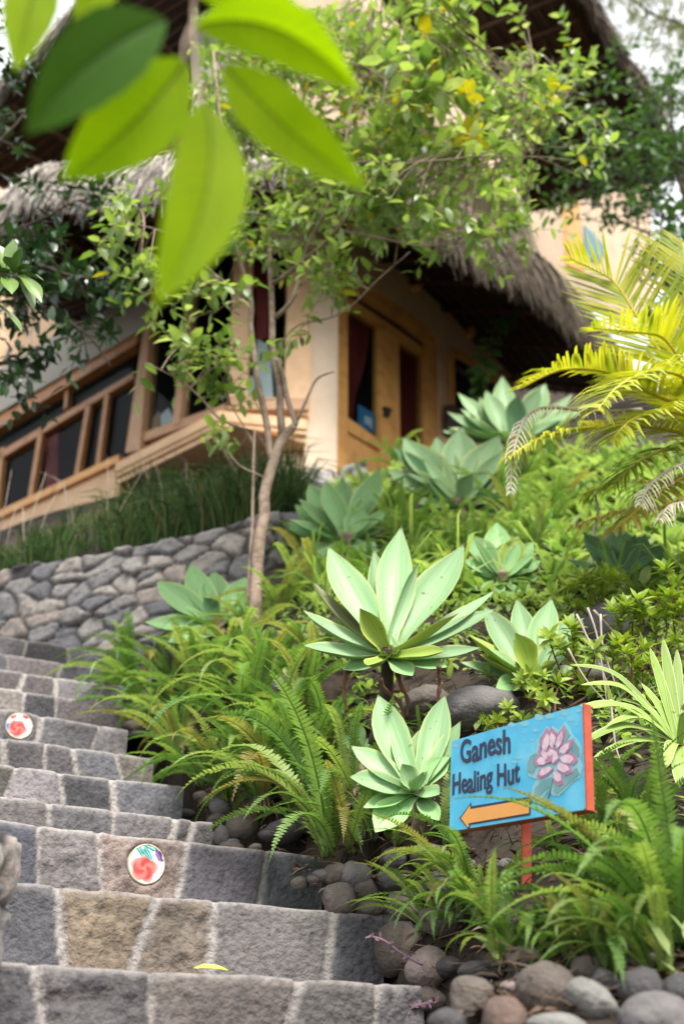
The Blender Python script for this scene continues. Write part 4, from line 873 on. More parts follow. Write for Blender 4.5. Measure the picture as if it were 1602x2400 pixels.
# ------------------------------------------------------------------ sword ferns
def frond_mesh(k, m, dark=False):
    r = random.Random(900 + k); mb = MB(); n = 46
    a0 = r.uniform(.05, .6); a1 = r.uniform(1.2, 2.8); pts = [Vector((0, 0, 0))]; sidew = r.uniform(-.35, .35); droop = r.uniform(1., 2.)
    for i in range(n):
        s = (i + .5) / n; th = a0 + (a1 - a0) * s ** droop; pts.append(pts[-1] + Vector((math.sin(th), sidew * .5 * s, math.cos(th))).normalized() / n)
    wmax = r.uniform(.05, .066)
    mb.tube(pts, [.0052 * (1 - .7 * i / n) for i in range(n + 1)], 4)
    for i in range(3, n + 1):
        s = i / n; t = (pts[i] - pts[i - 1]).normalized(); side = Vector((0, 1, 0)); side = (side - t * side.dot(t)).normalized(); up = t.cross(side)
        if up.z < 0: up = -up
        if abs(up.z) < .05 and up.x > 0: up = -up
        w = wmax * (min(1, s / .16) ** .7) * (1 if s < .62 else max(.06, 1 - ((s - .62) / .38) ** 1.5))
        for sg in (-1, 1):
            L = w * r.uniform(.85, 1.1); d = (side * sg + t * r.uniform(.12, .3) + up * r.uniform(.25, .55)).normalized(); p = pts[i] + t * (.004 if sg > 0 else -.004)
            wd = .0205 * (1 - .45 * max(0, s - .5)); nn = up; q = t * wd
            m1 = p + d * (L * .55) - up * (.03 * L); e = p + d * L - up * (.16 * L) + t * (.15 * L)
            mb.add([p - q * .42, p + q * .5, m1 + q * .55, m1 - q * .38, e], [(0, 1, 2, 3), (3, 2, 4)])
    return mb.mesh('frond', M[m])
FR = [frond_mesh(k, 'fern') for k in range(16)]; FD = [frond_mesh(k + 50, 'dark_fern') for k in range(8)]
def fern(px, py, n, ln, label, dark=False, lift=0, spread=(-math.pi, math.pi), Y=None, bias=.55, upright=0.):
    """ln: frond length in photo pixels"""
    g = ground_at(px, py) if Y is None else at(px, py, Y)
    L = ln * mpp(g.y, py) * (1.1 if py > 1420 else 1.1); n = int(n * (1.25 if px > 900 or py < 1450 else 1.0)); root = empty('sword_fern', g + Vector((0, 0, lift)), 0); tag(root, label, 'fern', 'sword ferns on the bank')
    r = random.Random(int(px * 7 + py)); S_ = FD + FR[:4] if dark else FR
    for i in range(n):
        az = spread[0] + (spread[1] - spread[0]) * ((i + r.uniform(.1, .9)) / n)
        if spread[1] - spread[0] > 6 and math.sin(az) > .3 and r.random() < bias: az = -az         # downhill side
        o = bpy.data.objects.new('frond', r.choice(S_)); link(o, root); s = L * r.uniform(.6, 1.2)
        o.rotation_euler = (r.uniform(-.25, .25), r.uniform(-.15, .5) - upright, az); o.scale = (s, s, s); o.location = (r.uniform(-.02, .02), r.uniform(-.02, .02), -.005)
    return root
FERNS = [
 (1194, 2262, 12, 280, 'low fern in the middle of the cobbles at the bottom', {}),
 (1150, 2180, 24, 260, 'large yellow green fern below the sign, spreading over the cobbles', {}),
 (1010, 2190, 9, 240, 'thin arching fern over the cobbles beside the purple leaves', {'spread': (1.9, 4.4)}),
 (1330, 2170, 12, 190, 'fern right of the red post', {'upright': -.4}),
 (1440, 2170, 14, 330, 'shaded fern at the foot of the big dark one, above the cobbles', {'dark': True}),
 (1590, 2240, 28, 500, 'big dark fern at the right edge, its fronds reaching past the sign', {'Y': 1.68, 'spread': (1.3, 4.8), 'upright': .15}),
 (1500, 2040, 16, 330, 'tall deep green fern under the cream striped strap plant', {'dark': True, 'upright': .3}),
 (1385, 1990, 13, 280, 'deep green fern tucked behind the right end of the sign', {'dark': True, 'upright': .3}),
 (1300, 2000, 10, 170, 'fern behind the red sign post', {'dark': True, 'upright': -.2}),
 (690, 1930, 14, 330, 'fern arching over the row of stones above the tile step', {'spread': (1.6, 5.2)}),
 (540, 1880, 14, 280, 'fern over the leftmost stones of the row above the tile step', {'spread': (1.6, 5.2)}),
 (640, 1860, 13, 300, 'fern just above the fibrous based fern', {}),
 (600, 1680, 13, 270, 'fern two frond lengths below the foot of the tree', {}),
 (420, 1690, 13, 240, 'fern between the row along the steps and the thick of the bank', {}),
 (820, 1880, 10, 260, 'fern under the outer left leaf of the low agave', {}),
 (930, 1990, 9, 220, 'fern behind the smooth pinkish oval stone', {}),
 (1450, 2290, 11, 270, 'fern hanging over the dark round stone', {'spread': (1.8, 5.2)}),
 (1270, 2210, 12, 200, 'fern between the low middle fern and the big one at the right edge', {'upright': -.2}),
 (1350, 2250, 11, 200, 'fern above the pale grey wedge shaped stone', {}),
 (890, 1230, 12, 140, 'fern behind the agave beside the trunk, on its right', {}),
 (1120, 1300, 12, 140, 'fern left of the small green agave', {}),
 (1250, 1300, 12, 140, 'fern right of the small green agave', {}),
 (1350, 1300, 11, 140, 'fern beside the curved dead branch', {}),
 (780, 1390, 11, 120, 'fern in front of the agave beside the trunk', {}),
 (950, 1230, 11, 110, 'fern in front of the left leaves of the broad pale agave', {}),
 (1160, 1190, 11, 130, 'fern right of the broad pale agave', {}),
 (880, 1400, 13, 130, 'fern low behind the largest agave, between its two left tips', {}),
 (1090, 1380, 11, 150, 'fern between the largest agave and the small green one', {}),
 (990, 1270, 13, 130, 'fern directly below the middle of the broad pale agave', {}),
 (860, 1200, 11, 130, 'fern behind the trunk side agave, below the boulder wall', {}),
 (1280, 1250, 13, 150, 'fern two fronds right of the small green agave', {}),
 (1330, 1220, 12, 150, 'fern under the olive palm fronds', {}),
 (1220, 1150, 12, 140, 'fern under the tip of the hanging white frond', {}),
 (1290, 1110, 12, 140, 'fern left of the olive palm fronds', {}),
 (1060, 1300, 12, 150, 'fern behind the right tips of the largest agave', {}),
 (700, 1310, 10, 140, 'fern left of the agave beside the trunk, at the wall end', {}),
 (1320, 1380, 10, 140, 'fern at the back of the lime shrubs', {}),
 (1500, 1420, 10, 150, 'fern at the back of the rough dark boulder', {}),
 (930, 1100, 10, 120, 'fern under the door, left of the broad pale agave', {}),
 (1250, 1080, 10, 120, 'fern below the topmost agave', {}),
 (1120, 2130, 16, 300, 'yellow green fern leaning left over the cobbles below the sign', {'spread': (2.2, 4.5)}),
 (1420, 2240, 14, 280, 'fern between the big one at the right edge and the pale wedge stone', {'spread': (1.6, 5.0)}),
 (1540, 2290, 14, 320, 'fern hanging over the big grey corner stone', {'spread': (1.7, 4.6)}),
 (1060, 2230, 10, 230, 'fern over the rosy grey stone', {'spread': (1.9, 4.8)}),
 (830, 2000, 10, 260, 'fern over the grey stone with dry leaves', {'spread': (1.8, 4.9)}),
 (1050, 1985, 8, 300, 'upright fern standing against the left edge of the sign', {'upright': .5, 'spread': (.3, 5.9)}),
 (775, 2005, 18, 420, 'fern at the end of the second tile step with long fronds hanging over the stone', {'spread': (1.6, 4.9)}),
 (870, 1985, 8, 300, 'upright narrow fern between the cobbles and the low agave', {'upright': .45}),
 (612, 1912, 20, 330, 'bushy fern with a fibrous brown base on the stair edge cobbles', {'spread': (1.0, 5.4)}),
 (700, 1870, 12, 300, 'fern right of the fibrous based fern', {}),
 (480, 1850, 12, 250, 'fern drooping over the stairs, left of the fibrous based fern', {}),
 (420, 1770, 14, 240, 'fern hanging over the right end of the middle steps', {'spread': (1.7, 5.2)}),
 (360, 1715, 15, 230, 'lowest fern in the row along the upper steps', {'spread': (1.7, 5.2)}),
 (320, 1650, 15, 230, 'fern beside the upper steps, nearest the small tile', {'spread': (1.7, 5.2)}),
 (300, 1590, 13, 220, 'topmost fern beside the stairs, under the stone wall', {'spread': (1.4, 5.0)}),
 (400, 1600, 14, 230, 'fern below the agave by the wall', {}),
 (470, 1670, 14, 260, 'fern in the thick of the bank, above the fern that hangs over the steps', {}),
 (560, 1750, 14, 290, 'fern in the middle of the left bank', {}),
 (660, 1780, 13, 300, 'fern left of the young agave', {}),
 (760, 1800, 12, 300, 'fern below the stem of the largest agave', {}),
 (540, 1590, 14, 240, 'fern below the left hand agave, touching the foot of the tree', {}),
 (640, 1600, 14, 250, 'fern just right of the foot of the tree', {}),
 (700, 1690, 11, 260, 'fern left of the stem of the largest agave', {}),
 (735, 1560, 12, 230, 'fern behind the left leaves of the largest agave', {}),
 (660, 1450, 12, 220, 'fern climbing beside the tree trunk', {}),
 (720, 1420, 10, 200, 'fern at the tip of the withering agave leaf', {}),
 (590, 1490, 9, 190, 'small fern at the back of the foot of the tree', {}),
 (860, 1380, 13, 130, 'yellowish fern behind the largest agave, on its left', {}),
 (950, 1290, 13, 150, 'yellowish fern behind the tip of the largest agave', {}),
 (1020, 1330, 13, 150, 'yellowish fern behind the largest agave, on its right', {}),
 (1040, 1280, 12, 130, 'fern under the broad pale agave', {}),
 (930, 1250, 11, 110, 'fern between the trunk side agave and the broad pale one', {}),
 (1200, 1240, 12, 140, 'fern above the small green agave', {}),
 (1290, 1200, 12, 140, 'fern below the drooping white palm frond', {}),
 (740, 1400, 10, 130, 'fern below the agave beside the trunk', {}),
 (1000, 1740, 7, 130, 'small fern in the shade between the two pale agaves', {}),
]
for px, py, n, ln, lb, kw in FERNS: fern(px, py, n, ln, lb, **kw)
mb = MB(); fb = ground_at(608, 1920)
for k in range(60):
    az = U(0, 6.28); p = fb + Vector((math.cos(az) * .02, math.sin(az) * .02, .0)); mb.tube([p, p + Vector((math.cos(az) * .03, math.sin(az) * .03, U(.02, .05))), p + Vector((math.cos(az) * .045, math.sin(az) * .045, U(-.03, .02)))], [.004, .003, .001], 4)
tag(mb.build('fern_crown', M['litter']), 'brown fibrous fern stump beside the cobbles at the stair edge', 'stump')
# ------------------------------------------------------------------ river stones
def rock(px, py, w, h, m, label, rot=0, ang=0., dy=0, sub=4):
    big = 1 if 'boulder' in label or 'rough' in label else 0
    g = ground_at(px, py + h * .25); g = at(px, py, max(1.25, g.y - .01 + dy)); t = mpp(g.y, py); sx, sz = w * t / 2, h * t / 2; sy = (sx + sz) / 2 * U(.8, 1.05)
    r = random.Random(int(px * 3 + py)); off = Vector((r.uniform(0, 50), r.uniform(0, 50), 0))
    import bmesh
    bm = bmesh.new(); bmesh.ops.create_icosphere(bm, subdivisions=sub, radius=1)
    for v in bm.verts:
        p = v.co.normalized(); f = 1 + .03 * big * fbm(p + off, 2.6, 5) * 6 + .16 * noise.noise(p * 1.1 + off) + .05 * noise.noise(p * 2.7 + off) + .012 * noise.noise(p * 9 + off)
        if ang: f = f * (1 - ang) + ang * (1.0 / max(abs(p.x) ** 1.6 + abs(p.y) ** 1.6 + abs(p.z) ** 1.6, .5)) ** .62 * (1 + .1 * noise.noise(p * 2 + off))
        v.co = Vector((p.x * f * sx, p.y * f * sy, p.z * f * sz))
    me = bpy.data.meshes.new('river_stone'); bm.to_mesh(me); bm.free()
    me.materials.append(M['rock_' + m]); me.polygons.foreach_set('use_smooth', [True] * len(me.polygons))
    o = link(bpy.data.objects.new('river_stone', me)); o.location = g; o.rotation_euler = (r.uniform(-.2, .2), R(-rot), r.uniform(-.3, .3))
    tag(o, label, 'stone', 'cobbles edging the planting'); return o
ROCKS = [
 (1008, 2006, 108, 56, 'pink', 'smooth pinkish oval stone below the left end of the sign', -4, 0),
 (921, 2014, 62, 56, 'grey', 'small grey angular stone left of the pinkish oval one', 0, .5),
 (911, 2073, 92, 62, 'dark', 'dark oval stone below the small grey angular one', 5, 0),
 (1037, 2080, 112, 78, 'dark', 'large blue black stone under the pinkish oval one', 18, .1),
 (946, 2128, 98, 78, 'pink', 'tan rounded stone below the dark oval one, half under a fern tip', 0, .1),
 (832, 2058, 80, 78, 'grey', 'grey stone with dry leaves on it at the end of the tile step', 10, .2),
 (795, 2110, 84, 86, 'brown', 'brown stone wedged behind the second step', 0, .1),
 (862, 2130, 80, 40, 'brown', 'flat brown stone on top of the second step end', 0, .3),
 (930, 2228, 112, 128, 'brown', 'big brown round stone beside the second step, behind the purple leaves', -10, 0),
 (1002, 2272, 108, 96, 'pink', 'rosy grey stone beside the lowest step', 20, 0),
 (1046, 2268, 76, 50, 'dark', 'small dark stone leaning on the rosy grey one', 10, .1),
 (1107, 2342, 112, 100, 'brown', 'brown stone under the left of the low fern', 8, 0),
 (1180, 2388, 112, 100, 'red', 'reddish stone at the bottom edge', 30, .1),
 (1281, 2322, 148, 128, 'brown', 'biggest brown stone, right of the low fern', 5, .05),
 (1384, 2348, 134, 90, 'pale', 'pale grey wedge shaped stone near the bottom right', -32, .45),
 (1500, 2322, 108, 104, 'dark', 'dark round stone at the bottom right, above the big grey one', 0, 0),
 (1540, 2392, 190, 120, 'grey', 'big grey stone in the bottom right corner', 8, .05),
 (1302, 2405, 140, 60, 'pale', 'flat greenish grey stone at the bottom edge', 0, .1),
 (1050, 2400, 96, 70, 'dark', 'half seen dark stone at the bottom edge below the lowest step end', 0, .1),
 (1416, 2306, 70, 66, 'dark', 'small dark angular stone behind the pale wedge', 20, .6),
 (1495, 2258, 110, 50, 'brown', 'flat brown stone behind the dark round one', 8, .3),
 (1130, 2276, 120, 46, 'dark', 'dark flat stone behind the low fern', 0, .3),
 (1034, 2162, 112, 66, 'brown', 'brown pink stone beneath the yellow green fern', -14, .1),
 (1088, 2034, 66, 50, 'brown', 'brown stone under the bottom edge of the sign', 0, 0),
 (1186, 2032, 50, 40, 'grey', 'small grey stone at the foot of the red post', 0, .1),
 (521, 1962, 40, 58, 'grey', 'leftmost stone of the row above the tile step', 10, .1),
 (567, 1936, 74, 70, 'brown', 'rounded stone left of the fibrous fern stump', 0, .05),
 (664, 1950, 96, 60, 'dark', 'dark broken stone right of the fibrous fern stump', 5, .5),
 (735, 1930, 110, 54, 'dark', 'long dark stone above the end of the tile step', -3, .5),
 (756, 1892, 50, 34, 'grey', 'small grey stone over the long dark one', 0, .2),
 (540, 1990, 60, 40, 'brown', 'brown stone low in the row above the tile step', 0, .2),
 (785, 2050, 60, 56, 'brown', 'brown stone at the corner of the tile step', 0, .1),
 (675, 1612, 78, 60, 'grey', 'grey stone half hidden among the ferns right of the tree', 0, .3),
 (1115, 1665, 210, 110, 'grey', 'large rough grey boulder between the sign and the largest agave', 14, .35),
 (1000, 1650, 120, 90, 'brown', 'brown boulder behind the stem of the largest agave', 0, .35),
 (1415, 1470, 110, 130, 'grey', 'rough dark boulder under the lime shrubs', -20, .4),
 (1395, 1400, 40, 26, 'pink', 'small pinkish stone on top of the rough dark boulder', 0, .2),
 (1400, 1600, 120, 90, 'brown', 'earthy boulder behind the right end of the sign', 0, .35),
 (1590, 2330, 90, 90, 'dark', 'dark stone cut by the right edge of the picture', 0, .1),
 (1230, 2300, 60, 50, 'dark', 'dark stone wedged left of the biggest brown one', 0, .2),
 (1000, 2350, 90, 70, 'brown', 'brown stone at the end of the lowest step', 0, .3),
 (905, 2170, 70, 50, 'dark', 'dark stone tucked above the big brown round one', 0, .2),
 (850, 2085, 70, 60, 'brown', 'brown stone between the grey one with dry leaves and the tan one', 12, .1),
 (1230, 2250, 90, 60, 'brown', 'brown stone behind the biggest brown one', 0, .2),
 (1380, 2270, 90, 60, 'brown', 'brown stone shaded by the ferns near the small dark angular one', 0, .2),
]
for px, py, w, h, m, lb, rt, an in ROCKS: rock(px, py, w, h, m, lb, rt, an)
for (l, r_), st_ in list(zip(SEG, STEPS))[:5]:                # small cobbles packed against the open ends of the steps
    d = (r_ - l).normalized(); bk = Vector((-d.y, d.x, 0))
    for k in range(6):
        q = r_ + d * U(.07, .24) + bk * U(-.06, .34); f = q.y * CP + q.z * SP; px, py = CX + q.x / f * FPX, CY - (-q.y * SP + q.z * CP) / f * FPX
        S_ = U(34, 66); o = rock(px, py, S_, S_ * U(.5, .75), rng.choice(['grey', 'brown', 'dark', 'brown', 'pink', 'dark']), 'small cobble packed with others against the open ends of the steps', U(-20, 20), U(.05, .5), 0, 3)
        o['group'] = 'small cobbles along the stair ends'
# ------------------------------------------------------------------ dark strap grass behind the wall
mb = MB(); r = random.Random(31)
for k in range(330):                           # tufts
    u, v = r.uniform(.0, 1.0), r.random() ** 1.4 * .4 + .02
    g = bed_pt(u, v); tl_ = r.uniform(.6, 1.35)
    for _ in range(11):
        L = tl_ * r.uniform(.2, .42) * (.32 + .75 * min(1, max(0, (u - .3) / .35))); az = r.uniform(0, 6.28); ln = r.uniform(.1, 1.1); dx = Vector((math.cos(az), math.sin(az), 0)); p = g + dx * r.uniform(0, .05)
        pts = [p, p + dx * (L * .1 * ln) + Vector((0, 0, L * .4)), p + dx * (L * .35 * ln) + Vector((0, 0, L * .78)), p + dx * (L * .85 * ln) + Vector((0, 0, L * (1 - .45 * ln)))]
        w = r.uniform(.006, .014); mb.strip(pts, [w, w, w * .75, w * .08], Vector((math.sin(az) * .3 + r.uniform(-.5, .5), -1, .3)).normalized())
tag(mb.build('strap_grass', M['grass']), 'dark green strap grass filling the bed under the bay window', 'grass', kind='stuff')
mb = MB()
for k in range(16):
    g = bed_pt(U(.2, .95), U(.02, .3)); a = Vector((U(-1, 1), U(-.6, .2), 0)) * .3; mb.tube([g, g + a * .4 + Vector((0, 0, U(.3, .5))), g + a + Vector((0, 0, U(.4, .75)))], [.004, .003, .0012], 4)
tag(mb.build('dry_grass_stalks', M['dry']), 'a few straw coloured stalks among the dark grass', 'grass', kind='stuff')
# ------------------------------------------------------------------ low cover and litter
mb = MB(); r = random.Random(77); lit = MB()
for k in range(7800):
    px, py = (r.uniform(560, 1640), r.uniform(1060, 1800)) if k < 5200 else (r.uniform(1640, 2500), r.uniform(1000, 2350))
    if py < 1400 and r.random() < .5: continue
    if py > 1450 and px < 1640 and r.random() < .72: continue
    if py > 1580 and px < 1000 and r.random() < .6: continue
    if px < 700 and py < 1450: continue
    if px < 520 + max(0, py - 1800) * 1.2: continue
    if 900 < px < 1400 and 1560 < py < 1800 and r.random() < .8: continue
    if any(abs(px - ax) < 105 and -60 < py - ay < 70 for ax, ay in ((812, 1262), (1075, 1180), (1200, 1030), (1176, 1352), (1455, 1350), (513, 1460))) and r.random() < .85: continue
    g = ground_at(px, py); t = mpp(g.y, py)
    if py < 1480 and r.random() < .03:
        for _ in range(5):
            az = r.uniform(0, 6.28); dx = Vector((math.cos(az), math.sin(az) - .5, 0)); L = r.uniform(.14, .34); w = r.uniform(.009, .02)
            mb.strip([g, g + dx * L * .2 + Vector((0, 0, L * .55)), g + dx * L * .55 + Vector((0, 0, L * .72)), g + dx * L * .95 + Vector((0, 0, L * .45))], [w * .6, w, w * .8, w * .05], Vector((0, -.6, .8)), fold=.2)
        continue
    nl = 5 if py < 1450 else 4
    for j in range(nl):
        az = r.uniform(0, 6.28); el = r.uniform(.1, 1.3); d = Vector((math.cos(az) * math.cos(el), math.sin(az) * math.cos(el) - .2, math.sin(el))); L = r.uniform(.035, .075) * (1.9 if py < 1420 else .8)
        p = g + Vector((r.uniform(-.03, .03), r.uniform(-.03, .03), r.uniform(0, .06))); mb.leaf(p, d, Vector((0, -.3, 1)), L, L * r.uniform(.25, .5), .2, r.uniform(.1, .5))
tag(mb.build('ground_cover', M['weed']), 'light green weeds and low leaves covering the slope', 'ground cover', kind='stuff')
for k in range(3600):
    px, py = (r.uniform(420, 1640), r.uniform(1500, 2400)) if k < 2600 else (r.uniform(1640, 2500), r.uniform(1300, 2400))
    if px < 420 + max(0, py - 1800) * 1.05: continue
    g = ground_at(px, py); az = r.uniform(0, 6.28); d = Vector((math.cos(az), math.sin(az), r.uniform(-.2, .7))); L = r.uniform(.02, .06)
    if r.random() < .45: lit.tube([g + Vector((0, 0, .004)), g + d * L * .6 + Vector((0, 0, .01)), g + d * L * 1.6], [.0016, .0014, .0008], 3)
    else: lit.leaf(g + Vector((0, 0, .006)), d, Vector((r.uniform(-.5, .5), r.uniform(-.8, .2), 1)), L, L * r.uniform(.2, .45), .3, .4)
tag(lit.build('leaf_litter', M['litter']), 'dry brown leaves and twigs littering the soil between the ferns', 'leaf litter', kind='stuff')
# ------------------------------------------------------------------ lime shrubs with whorled tips, bare grey twigs
def whorl(mb, p, ax, L, n=11):
    ax = ax.normalized(); e1 = ax.orthogonal().normalized(); e2 = ax.cross(e1)
    for k in range(n):
        az = k * 2.4; el = .1 + 1.1 * k / n; d = (e1 * math.cos(az) + e2 * math.sin(az)) * math.cos(el) + ax * math.sin(el)
        mb.leaf(p + ax * (L * .15 * k / n), d, ax, L * U(.75, 1.1), L * .34, .25, .15)
def shrub(tips, foot, label, size=44, m='shrub'):
    g = ground_at(*foot); root = empty('lime_shrub', g); tag(root, label, 'shrub', 'lime green shrubs'); st = MB(); fo = MB()
    for tx, ty in tips:
        p = at(tx, ty, g.y + U(-.12, .04)); t = mpp(p.y, ty); mid = g.lerp(p, .55) + Vector((U(-.04, .04), U(-.03, .03), U(0, .03)))
        pts = catmull([g - g, mid - g, p - g], 8); st.tube(pts, [.004 - .0003 * i for i in range(9)], 5)
        d = (pts[-1] - pts[-2]).normalized() + Vector((0, -.4, .3)); whorl(fo, p - g, d, size * t, 12)
        for q in (.55, .7, .85):
            b = pts[int(q * 8)]
            for _ in range(3):
                az = U(0, 6.28); fo.leaf(b, Vector((math.cos(az), math.sin(az), .5)), Vector((0, 0, 1)), size * t * .7, size * t * .24)
        if U(0, 1) < .6: whorl(fo, pts[6] + Vector((U(-.03, .03), U(-.03, 0), U(0, .02))), d + Vector((U(-1, 1), 0, 0)), size * t * .8, 9)
    st.build('stem', M['brown_stem'], root); fo.build('foliage', M[m], root)
shrub([(1419, 1352), (1330, 1383), (1381, 1373), (1419, 1398), (1300, 1395), (1365, 1360), (1440, 1365)], (1400, 1500), 'lime shrub spreading above the rough dark boulder')
shrub([(1493, 1413), (1537, 1406), (1462, 1426), (1500, 1440), (1440, 1440), (1530, 1450)], (1520, 1600), 'lime shrub with brown dead flower heads right of the rough dark boulder')
shrub([(1460, 1508), (1503, 1526), (1480, 1540), (1440, 1520), (1520, 1560)], (1490, 1680), 'lime shrub left of the upright leaves of the strap plant')
shrub([(1337, 1475), (1286, 1498), (1330, 1531), (1391, 1528), (1310, 1520)], (1340, 1640), 'lime shrub at the right side of the lime hearted agave')
shrub([(1350, 1590), (1276, 1638), (1300, 1600), (1225, 1597), (1380, 1620)], (1300, 1690), 'lime shrub peeping over the top edge of the sign', 38)
shrub([(1588, 1503), (1580, 1370), (1600, 1440), (1560, 1340), (1570, 1400)], (1610, 1600), 'lime shrub at the right edge of the picture, above the strap plant')
shrub([(1165, 1690), (1190, 1660), (1215, 1680), (1150, 1700)], (1180, 1740), 'tiny lime seedling behind the middle of the sign top', 26)
shrub([(1420, 1850), (1400, 1880), (1450, 1870), (1430, 1830), (1405, 1845)], (1430, 1930), 'lime shrub peeping out at the right end of the sign', 34)
tw = MB()
for path in ([(1376, 1425), (1400, 1500), (1421, 1651)], [(1350, 1440), (1405, 1560), (1440, 1650)], [(1406, 1440), (1412, 1520), (1440, 1600), (1455, 1645)], [(1360, 1450), (1380, 1520)], [(1330, 1520), (1370, 1590), (1424, 1651)], [(1390, 1430), (1450, 1500), (1480, 1600)], [(1310, 1570), (1340, 1610)], [(1430, 1640), (1440, 1740), (1455, 1790)], [(1395, 1780), (1440, 1840)]):
    Y0 = ground_at(*path[-1]).y - .06; pts = catmull([at(x, y, Y0 - .01 * k) for k, (x, y) in enumerate(path)], 10); tw.tube(pts, [.0035 - .00022 * i for i in range(11)], 5)
tag(tw.build('bare_twigs', M['dry']), 'tangle of bare pale grey twigs hanging over the rough dark boulder', 'twigs', kind='stuff')
# ------------------------------------------------------------------ cream striped strap plant
def strap_plant(c, Y, tips, label):
    g = at(c[0], c[1], Y); gb = Vector((g.x + .02, g.y + .03, hz(g.x, g.y))); root = empty('strap_plant', gb); tag(root, label, 'strap plant'); t_ = mpp(Y, c[1])
    sm = MB(); sm.tube(catmull([gb - gb, (g - gb) * .5 + Vector((.01, 0, 0)), g - gb], 6), .012, 8); sm.build('stem', M['brown_stem'], root)
    for (tx, ty, bx, dy, w) in tips:
        tip = at(tx, ty, Y + dy * t_); L = (tip - g).length; mid = (g + tip) / 2 + Vector((0, 0, bx * L)); mb = MB()
        pts = catmull([g - gb, mid - gb, tip - gb], 14); ww = [w * t_ * lerp_tab([(0, .55), (.3, .9), (.55, 1), (.8, .72), (1, .02)], i / 14) for i in range(15)]
        mb.strip(pts, ww, Vector((.1, -.75, .65)).normalized(), fold=.22); mb.build('leaf', M['strap'], root)
strap_plant((1590, 1745), 2.12, [(1332, 1558, .22, -20, 24), (1358, 1605, .24, -40, 24), (1304, 1682, .20, -120, 24), (1350, 1748, .16, -110, 26), (1388, 1776, .1, -90, 22), (1552, 1495, .03, 30, 30), (1521, 1516, .02, 20, 28), (1445, 1717, .14, -60, 22), (1455, 1640, .2, -20, 24), (1385, 1660, .2, -60, 22), (1585, 1520, .0, 40, 28), (1640, 1560, .05, 10, 26), (1610, 1640, .05, -80, 26), (1590, 1850, .12, -110, 34), (1560, 1800, .16, -110, 28), (1680, 1700, .1, -20, 24), (1420, 1700, .22, -80, 22), (1500, 1600, .1, 10, 24)], 'cream striped strap leaved plant reaching over the right end of the sign')
# ------------------------------------------------------------------ golden palm
def palm_frond(root, org, path, m, llen, nl=44, up=0., rm='rachis', wid=.0135, tipfade=.5, sides=(-1, 1), droop=.25):
    pts = catmull(path, nl); mb = MB(); mb.tube([p - org for p in pts], [.008 * (1 - .75 * i / nl) + .001 for i in range(nl + 1)], 5)
    f = MB()
    for i in range(4, nl + 1):
        s = i / nl; t = (pts[i] - pts[i - 1]).normalized(); side = t.cross(Vector((0, -.35, .94)) if abs(t.z) < .8 else Vector((0, -1, 0))); side.normalize(); n = side.cross(t)
        L = llen * (.55 + .9 * math.sin(math.pi * min(1, s * .8 + .15)) * .55) * (1 if s < .8 else 1 - tipfade * (s - .8) / .2)
        for sg in sides:
            d = (side * sg + t * U(.55, .85) + n * (up + U(-.08, .16))).normalized(); w = wid * U(.8, 1.15); p = pts[i] - org; l = L * U(.85, 1.1)
            g = Vector((0, 0, -1)); f.strip([p, p + d * l * .4 + g * l * droop * .12, p + d * l * .75 + g * l * droop * .4, p + d * l + g * l * droop], [w * .7, w, w * .7, w * .06], n, fold=.25)
    fr = mb.build('frond', M[rm], root); f.build('leaflets', M[m], fr); return fr
pc = at(1690, 1090, 3.25); pg = Vector((pc.x, pc.y + .1, hz(pc.x, pc.y + .1)))
palm = empty('golden_palm', pg); tag(palm, 'golden yellow feather palm leaning in from the right', 'palm')
mb = MB()
for k in range(5):
    q = Vector((U(-.08, .08), U(-.06, .06), 0)); mb.tube(catmull([q, q * 1.3 + (pc - pg) * .5, (pc - pg) + q * 1.5], 10), [.018 - .0006 * i for i in range(11)], 8)
mb.build('trunk', M['bark'], palm)
FP = lambda *l: [at(x, y, Y) for x, y, Y in l]
palm_frond(palm, pg, FP((1670, 1040, 3.2), (1610, 920, 3.1), (1548, 830, 3.05), (1480, 724, 3.02), (1430, 655, 3.0), (1335, 606, 2.98)), 'palm', .30, 60, up=.25, droop=.02)
palm_frond(palm, pg, FP((1670, 1050, 3.2), (1600, 960, 3.0), (1506, 915, 2.9), (1414, 872, 2.85), (1312, 868, 2.8), (1220, 910, 2.78)), 'palm', .20, 70, up=.3, droop=.22)
palm_frond(palm, pg, FP((1680, 1060, 3.2), (1610, 1020, 3.0), (1500, 1000, 2.9), (1360, 1005, 2.85), (1260, 1030, 2.82), (1195, 1070, 2.8)), 'palm', .17, 64, up=.15, droop=.35)
palm_frond(palm, pg, FP((1690, 1040, 3.2), (1650, 930, 2.95), (1590, 880, 2.8), (1520, 872, 2.7), (1450, 905, 2.62), (1400, 960, 2.6)), 'palm', .20, 60, up=.2, droop=.3)
palm_frond(palm, pg, FP((1690, 1050, 3.2), (1640, 990, 2.95), (1560, 965, 2.8), (1480, 985, 2.7), (1430, 1035, 2.68)), 'palm', .19, 56, up=.2, droop=.35)
palm_frond(palm, pg, FP((1690, 1070, 3.2), (1640, 1060, 3.0), (1570, 1050, 2.9), (1500, 1080, 2.85), (1440, 1130, 2.85)), 'palm_green', .20, 40, up=.1, droop=.4)
palm_frond(palm, pg, FP((1690, 1020, 3.2), (1660, 860, 3.1), (1630, 740, 3.05), (1610, 640, 3.0), (1600, 570, 3.0)), 'palm', .30, 44, up=.2, droop=.03)
palm_frond(palm, pg, FP((1700, 1080, 3.2), (1650, 1100, 3.05), (1580, 1130, 2.95), (1500, 1190, 2.9), (1440, 1240, 2.9)), 'palm_olive', .17, 40, up=.05, droop=.4)
